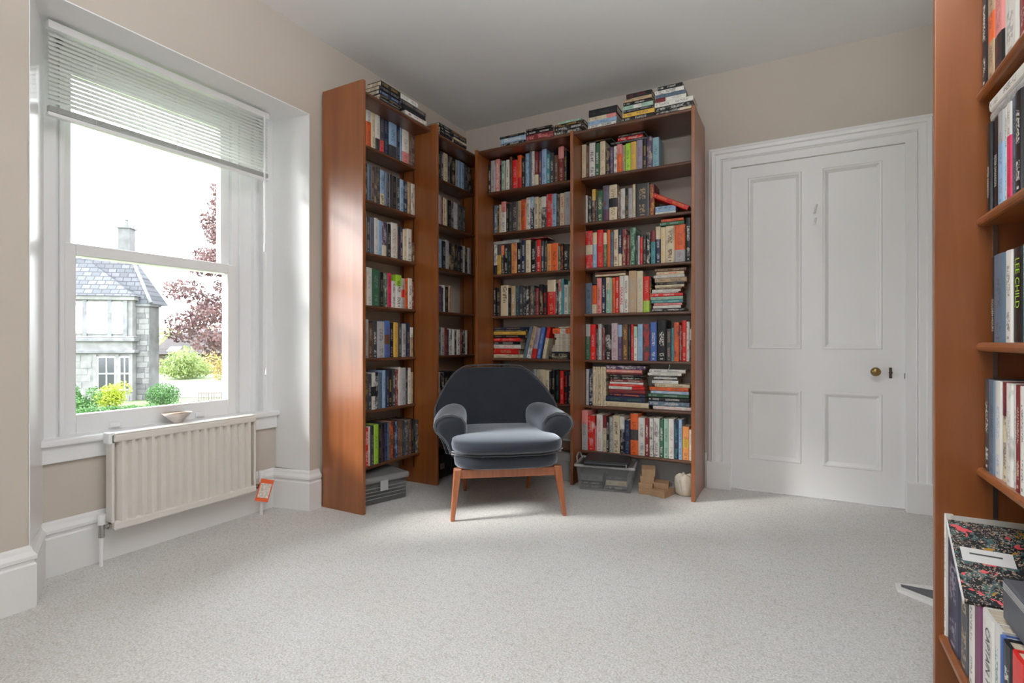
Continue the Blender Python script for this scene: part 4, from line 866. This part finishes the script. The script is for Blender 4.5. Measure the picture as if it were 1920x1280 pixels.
# ---------------------------------------------------------------- outside the window
GZ = -2.3
def ground_mat():
    return plain('mown_grass', (0.10, 0.135, 0.055), 0.9, noise_amt=0.35, scale=1.2)
M['grass'] = ground_mat(); M['gravel'] = plain('pale_gravel', (0.17, 0.16, 0.145), 0.9, noise_amt=0.12, scale=3)
M['stone'] = plain('grey_sandstone', (0.145, 0.143, 0.14), 0.85, noise_amt=0.22, scale=2.5)
M['stone_b'] = plain('darker_rubble_stone', (0.095, 0.093, 0.094), 0.85, noise_amt=0.25, scale=2.5)
M['stone_d'] = plain('weathered_cornice_stone', (0.12, 0.12, 0.125), 0.85, noise_amt=0.3, scale=3)
M['dark_pane'] = plain('dark_window_pane', (0.03, 0.033, 0.038), 0.12)
M['bright_pane'] = plain('sky_white_pane_and_wall', (0.55, 0.57, 0.58), 0.2)  # panes pale with painted sky reflection; the distant house wall shares this white
M['bark'] = plain('beech_bark', (0.10, 0.07, 0.06), 0.8)
def slates(name, ca, cb, sc_):
    m, t, b = node_mat(name); c = t.nodes.new('ShaderNodeTexCoord'); mp = t.nodes.new('ShaderNodeMapping'); mp.inputs['Rotation'].default_value = (R(90), 0, 0)
    br = t.nodes.new('ShaderNodeTexBrick'); br.inputs['Scale'].default_value = sc_; br.inputs['Color1'].default_value = ca+(1,); br.inputs['Color2'].default_value = cb+(1,); br.inputs['Mortar'].default_value = (0.04, 0.04, 0.045, 1)
    br.inputs['Mortar Size'].default_value = 0.03; br.inputs['Row Height'].default_value = 0.30
    t.links.new(c.outputs['Object'], mp.inputs[0]); t.links.new(mp.outputs[0], br.inputs['Vector']); t.links.new(br.outputs['Color'], b.inputs['Base Color']); b.inputs['Roughness'].default_value = 0.85; b.inputs['Specular IOR Level'].default_value = 0.2
    return m
M['slate'] = slates('roof_slates', (0.062, 0.066, 0.074), (0.095, 0.096, 0.108), 1.2)
M['tile'] = slates('brown_roof_tiles', (0.034, 0.028, 0.026), (0.052, 0.042, 0.038), 1.2)
struct('lawn', MB().box(-90, -1.2, -45, 70, GZ-0.2, GZ), M['grass'], label='mown grass outside the window')
TH = 38.5
def cam_pt(u, v, d):    # a point at depth d along a sight line, only used to lay out the garden at true distances
    a, b = (u-960)/983.0, (640-v)/983.0; s_, c_ = math.sin(R(28.5)), math.cos(R(28.5))
    return Vector((2.37+d*(c_*a-s_), -3.57+d*(s_*a+c_), 0.93+d*b))
hp = cam_pt(143, 640, 28); hp.z = 0
hs = empty('stone_house', hp, R(TH), label='grey sandstone villa with a slate roof across the garden', cat='house')
MB().box(-3.2, 2.7, 0, 1.4, GZ, 3.40).build('bay_wall', M['stone'], hs)
MB().box(2.5, 3.35, 0.4, 1.5, GZ, 3.0).build('wing_wall', M['stone_b'], hs)
MB().box(-6, 2.6, 0.5, 1.8, GZ, 3.0).build('main_wall', M['stone'], hs)
# courses of squared stones on the wing and the bay
rs = random.Random(3)
def stones(x0, x1, y, z0, z1, hh, ww, holes=(), mats=('stone', 'stone_b')):
    z = z0
    while z < z1-0.05:
        x = x0+rs.uniform(-0.3, 0)
        while x < x1:
            w_ = rs.uniform(0.7, 1.3)*ww; a, b = max(x, x0), min(x+w_, x1)
            if b-a > 0.08 and not any(a < h[1] and b > h[0] and z < h[3] and z+hh > h[2] for h in holes):
                q = rs.uniform(0.012, 0.03)
                MB().box(a+0.012, b-0.012, y-q, y+0.01, z+0.012, min(z+hh, z1)-0.012).build('stone', M[rs.choice(mats)], hs)
            x += w_
        z += hh
UW = [(-0.45, 0.36), (0.51, 1.55), (1.69, 2.26)]
LW = [(1.00, 1.92), (2.06, 2.62)]
stones(2.71, 3.35, 0.4, GZ, 2.9, 0.30, 0.52, mats=('stone_b', 'stone'))
stones(-1.0, 2.7, 0, GZ, 0.30, 0.36, 0.75, holes=[(0.86, 2.72, -1.85, 0.26)], mats=('stone', 'stone'))
for z0, z1, pr, mt_ in ((0.93, 1.12, 0.16, 'stone_d'), (0.30, 0.48, 0.20, 'stone_d'), (3.16, 3.40, 0.16, 'stone'), (1.12, 1.22, 0.10, 'stone')):
    MB().box(-3.3, 2.7+pr, -pr, 0.38 if z1 < 3 else 3.0, z0, z1).build('cornice', M[mt_], hs, bevel=0.03)
MB().box(2.6, 3.45, 0.28, 1.6, 2.86, 3.04).build('cornice', M['stone_d'], hs, bevel=0.03)
def house_window(x0, x1, z0, z1, pane, split, parent=hs):
    f = MB(); f.box(x0, x1, -0.06, -0.01, z0, z0+0.07).box(x0, x1, -0.06, -0.01, z1-0.07, z1).box(x0, x0+0.07, -0.06, -0.01, z0, z1).box(x1-0.07, x1, -0.06, -0.01, z0, z1)
    f.box(x0, x1, -0.06, -0.01, (z0+z1)/2-0.03, (z0+z1)/2+0.03)
    if split: f.box((x0+x1)/2-0.025, (x0+x1)/2+0.025, -0.055, -0.01, z0, z1)
    w_ = f.build('window', M['upvc'], parent)
    MB().box(x0+0.03, x1-0.03, -0.02, -0.012, z0+0.03, z1-0.03).build('pane', M[pane], w_)
    return w_
for i, (a, b) in enumerate(UW): house_window(a, b, 1.36, 3.06, 'bright_pane', i == 1)
for a, b in LW: house_window(a, b, -1.72, 0.12, 'dark_pane', True)
for x in (-0.58, 0.435, 1.62, 2.38): MB().box(x-0.10, x+0.10, -0.09, 0, 1.22, 3.16).build('mullion', M['stone_d'], hs)
for x in (0.92, 1.99, 2.66): MB().box(x-0.08, x+0.08, -0.09, 0, -1.80, 0.24).build('mullion', M['stone'], hs)
# hipped slate roofs
m = MB(); m.add([(-3.4, -0.25, 3.38), (2.95, -0.25, 3.38), (2.95, 1.5, 3.38), (-3.4, 1.5, 3.38), (-0.05, 1.15, 5.45), (-0.05, 1.5, 5.45)], [(0, 1, 4), (1, 2, 5, 4), (0, 4, 5, 3), (0, 3, 2, 1), (2, 3, 5)])
m.build('bay_roof', M['slate'], hs)
m = MB(); m.add([(-6, 0.25, 3.02), (3.5, 0.25, 3.02), (3.5, 2.3, 3.02), (-6, 2.3, 3.02), (-6, 1.4, 6.2), (1.75, 1.4, 6.2)], [(0, 1, 5, 4), (1, 2, 5), (2, 3, 4, 5), (0, 4, 3), (0, 3, 2, 1)])
m.build('main_roof', M['slate'], hs)
MB().tube([(3.5, 0.25, 3.05), (1.75, 1.4, 6.25)], 0.09, 6).build('hip_ridge', M['stone_d'], hs)
c = MB().box(1.40, 2.00, 1.15, 1.75, 5.6, 7.30).build('chimney', M['stone_b'], hs)
MB().box(1.32, 2.08, 1.07, 1.83, 7.30, 7.46).build('chimney_cap', M['stone_d'], c)
MB().lathe([(0.10, 7.46), (0.07, 7.75), (0.10, 7.8), (0.04, 8.0)], 10, Matrix.Translation((1.7, 1.45, 0))).build('chimney_pot', M['stone_d'], c)
# low outbuilding with a tiled roof
op = cam_pt(285, 640, 52); op.z = 0
ob = empty('outbuilding', op, R(30), label='low brown outbuilding with a tiled roof and a skylight', cat='building')
MB().box(0, 16, 1, 7, GZ, -0.2).build('wall', plain('brown_render', (0.08, 0.055, 0.04), 0.8), ob)
m = MB(); m.add([(-0.5, 0.4, -0.35), (16, 0.4, -0.35), (16, 4, 1.75), (-0.5, 4, 1.75), (16, 7.6, -0.35), (-0.5, 7.6, -0.35)], [(0, 1, 2, 3), (3, 2, 4, 5), (0, 3, 5), (1, 4, 2), (0, 5, 4, 1)]); m.build('tiled_roof', M['tile'], ob)
MB().box(0.9, 2.0, -0.02, 0.12, -0.1, 0.75, Matrix.Translation((0, 0.9, 0)) @ Matrix.Rotation(R(-58), 4, 'X')).build('skylight', M['bright_pane'], ob)
MB().box(0.6, 2.6, 0.95, 1.0, -1.25, -0.55).build('window', M['dark_pane'], ob)
gp = cam_pt(352, 640, 75); gp.z = 0
gh = empty('gabled_house', gp, R(30), label='distant white gabled house beyond the outbuilding', cat='house')
MB().box(-2, 7, 0, 7, GZ, 0.6).build('wall', M['bright_pane'], gh)
MB().prism([(-2.3, 0.5), (1.0, 2.6), (4.3, 0.5)], -0.2, 7, 'y').build('roof', M['slate'], gh)
struct('driveway', MB().prism([tuple(cam_pt(*q).xy) for q in ((292, 700, 30), (455, 700, 30), (455, 700, 43), (288, 700, 43))], GZ, GZ+0.03), M['gravel'], label='pale gravel driveway beyond the bushes')
def leaf_mat(name, ca, cb, tr):
    m = bpy.data.materials.new(name); m.use_nodes = True; t = m.node_tree; b = t.nodes['Principled BSDF']; o = t.nodes['Material Output']
    g = t.nodes.new('ShaderNodeNewGeometry'); r = t.nodes.new('ShaderNodeValToRGB'); r.color_ramp.elements[0].color = ca+(1,); r.color_ramp.elements[1].color = cb+(1,)
    t.links.new(g.outputs['Random Per Island'], r.inputs[0]); t.links.new(r.outputs[0], b.inputs['Base Color']); b.inputs['Roughness'].default_value = 0.5
    tl = t.nodes.new('ShaderNodeBsdfTranslucent'); t.links.new(r.outputs[0], tl.inputs['Color']); mx = t.nodes.new('ShaderNodeMixShader'); mx.inputs[0].default_value = tr
    t.links.new(b.outputs[0], mx.inputs[1]); t.links.new(tl.outputs[0], mx.inputs[2]); t.links.new(mx.outputs[0], o.inputs[0]); return m
LF = {'beech': leaf_mat('copper_beech_leaves', (0.06, 0.034, 0.036), (0.17, 0.09, 0.085), 0.3), 'green': leaf_mat('deep_green_leaves', (0.03, 0.085, 0.022), (0.08, 0.19, 0.045), 0.3),
      'yellow': leaf_mat('golden_privet_leaves', (0.17, 0.24, 0.015), (0.36, 0.40, 0.035), 0.35), 'pale': leaf_mat('pale_shrub_leaves', (0.12, 0.18, 0.05), (0.27, 0.32, 0.11), 0.35), 'amber': leaf_mat('amber_shrub_leaves', (0.24, 0.20, 0.06), (0.38, 0.30, 0.11), 0.35)}
rl = random.Random(11)
def leaves(clumps, n, size, flat=0.7):
    m = MB()
    for (c, r, wgt) in clumps:
        for _ in range(int(n*wgt)):
            d_ = Vector((rl.gauss(0, 1), rl.gauss(0, 1), rl.gauss(0, 1))).normalized()*(rl.random()**0.38)
            p = Vector(c)+Vector((d_.x*r[0], d_.y*r[1], d_.z*r[2])); s_ = size*rl.uniform(0.6, 1.3)
            a = Vector((rl.gauss(0, 1), rl.gauss(0, 1), rl.gauss(0, flat))).normalized(); b = a.orthogonal().normalized(); b.rotate(Matrix.Rotation(rl.uniform(0, 6.28), 3, a)); c2 = a.cross(b)
            k = len(m.v); m.v += [tuple(p-b*s_), tuple(p+c2*s_*0.5), tuple(p+b*s_), tuple(p-c2*s_*0.5)]; m.f.append((k, k+1, k+2, k+3))
    return m
def foliage(m, mat, parent):
    me = bpy.data.meshes.new('foliage'); me.from_pydata(m.v, [], m.f); me.materials.append(mat); o = bpy.data.objects.new('foliage', me); COL.objects.link(o); o.parent = parent; o['kind'] = 'stuff'; return o
tp = cam_pt(458, 640, 32); tp.z = GZ
tr = empty('copper_beech', tp, 0, label='tall copper beech tree with dark red leaves across the driveway', cat='tree')
MB().tube([(0, 0, 0), (0.05, 0, 4), (0, 0.1, 9), (0, 0, 13)], [0.38, 0.30, 0.18, 0.05], 10).build('trunk', M['bark'], tr)
cl = []; br = MB()
for i in range(46):
    z = 2.6+i*0.235+rl.uniform(-0.15, 0.15); k = (z-2.6)/10.8; R0 = 3.7*(1-k)**0.75+0.5
    a = i*2.4+rl.uniform(-0.4, 0.4); q = rl.uniform(0.55, 1.0)*R0
    c = (q*math.cos(a), q*math.sin(a), z+rl.uniform(-0.1, 0.2)); cl.append((c, (1.35*(1-k*0.5), 1.35*(1-k*0.5), 0.62), 1.0))
    br.tube([(0, 0, z-0.5), (c[0]*0.6, c[1]*0.6, z-0.1), c], [0.07, 0.04, 0.015], 5)
br.build('branches', M['bark'], tr)['kind'] = 'stuff'
foliage(leaves(cl, 480, 0.115), LF['beech'], tr)
def bush(name, u, d, w_, h_, mat, lab, n=1800, size=0.07, dome=False, group=None):
    p = cam_pt(u, 640, d); p.z = GZ
    t = empty(name, p, 0, label=lab, cat='shrub', group=group)
    MB().tube([(0, 0, 0), (0, 0, h_*0.5)], [0.06, 0.03], 6).build('stem', M['bark'], t)
    if dome: c = [((0, 0, h_*0.42), (w_/2, w_/2, h_*0.58), 1.0)]
    else: c = [((rl.uniform(-0.32, 0.32)*w_, rl.uniform(-0.32, 0.32)*w_, h_*rl.uniform(0.22, 0.70)), (w_*0.26, w_*0.26, h_*0.28), 0.10) for _ in range(7)]+[((0, 0, h_*0.25), (w_*0.45, w_*0.45, h_*0.25), 0.35)]
    foliage(leaves(c, n, size), mat, t)
bush('privet_shrub', 206, 25.6, 1.5, 1.66, LF['yellow'], 'bright yellow-green shrub in front of the stone house window', 2600, 0.055)
bush('laurel_shrub', 156, 23.4, 1.2, 1.4, LF['green'], 'deep green shrub at the pane edge beside the yellow one', 2400, 0.055)
bush('clipped_dome', 306, 27.0, 1.55, 1.12, LF['green'], 'clipped round green shrub at the house corner', 3000, 0.05, True)
bush('flowering_shrub', 352, 46.0, 4.9, 3.1, LF['pale'], 'large pale green shrub beside the outbuilding', 3600, 0.12)
bush('amber_shrub', 424, 44.0, 2.8, 3.4, LF['amber'], 'amber leaved shrub under the copper beech', 1800, 0.11)
for i, (u, d) in enumerate(((165, 22.6), (205, 22.8), (245, 23.2), (285, 23.6), (330, 24.2), (372, 24.8))):
    bush('low_shrub', u, d, 1.0, 0.42, LF['green'], ORD[i]+' low green shrub in the border below the window, counted from the house side', 900, 0.05, True, 'low shrubs in the border')
for i, u in enumerate((312, 388)):
    bush('distant_tree', u, 95.0, 6.6, 6.0, LF['pale'], ORD[i]+' hazy tree beyond the outbuilding roof, counted from the house', 900, 0.35, True, 'hazy trees beyond the outbuilding')
ra_ = empty('garden_railing', cam_pt(372, 640, 26.5).xy.to_3d()+Vector((0, 0, GZ)), R(34), label='dark iron garden railing beyond the border shrubs', cat='railing')
MB().box(0, 3.2, -0.012, 0.012, 0.62, 0.65).build('rail', M['iron'], ra_); MB().box(0, 3.2, -0.012, 0.012, 0.10, 0.13).build('rail', M['iron'], ra_)
for i in range(26): MB().box(i*0.124, i*0.124+0.018, -0.009, 0.009, 0, 0.66).build('bar', M['iron'], ra_)
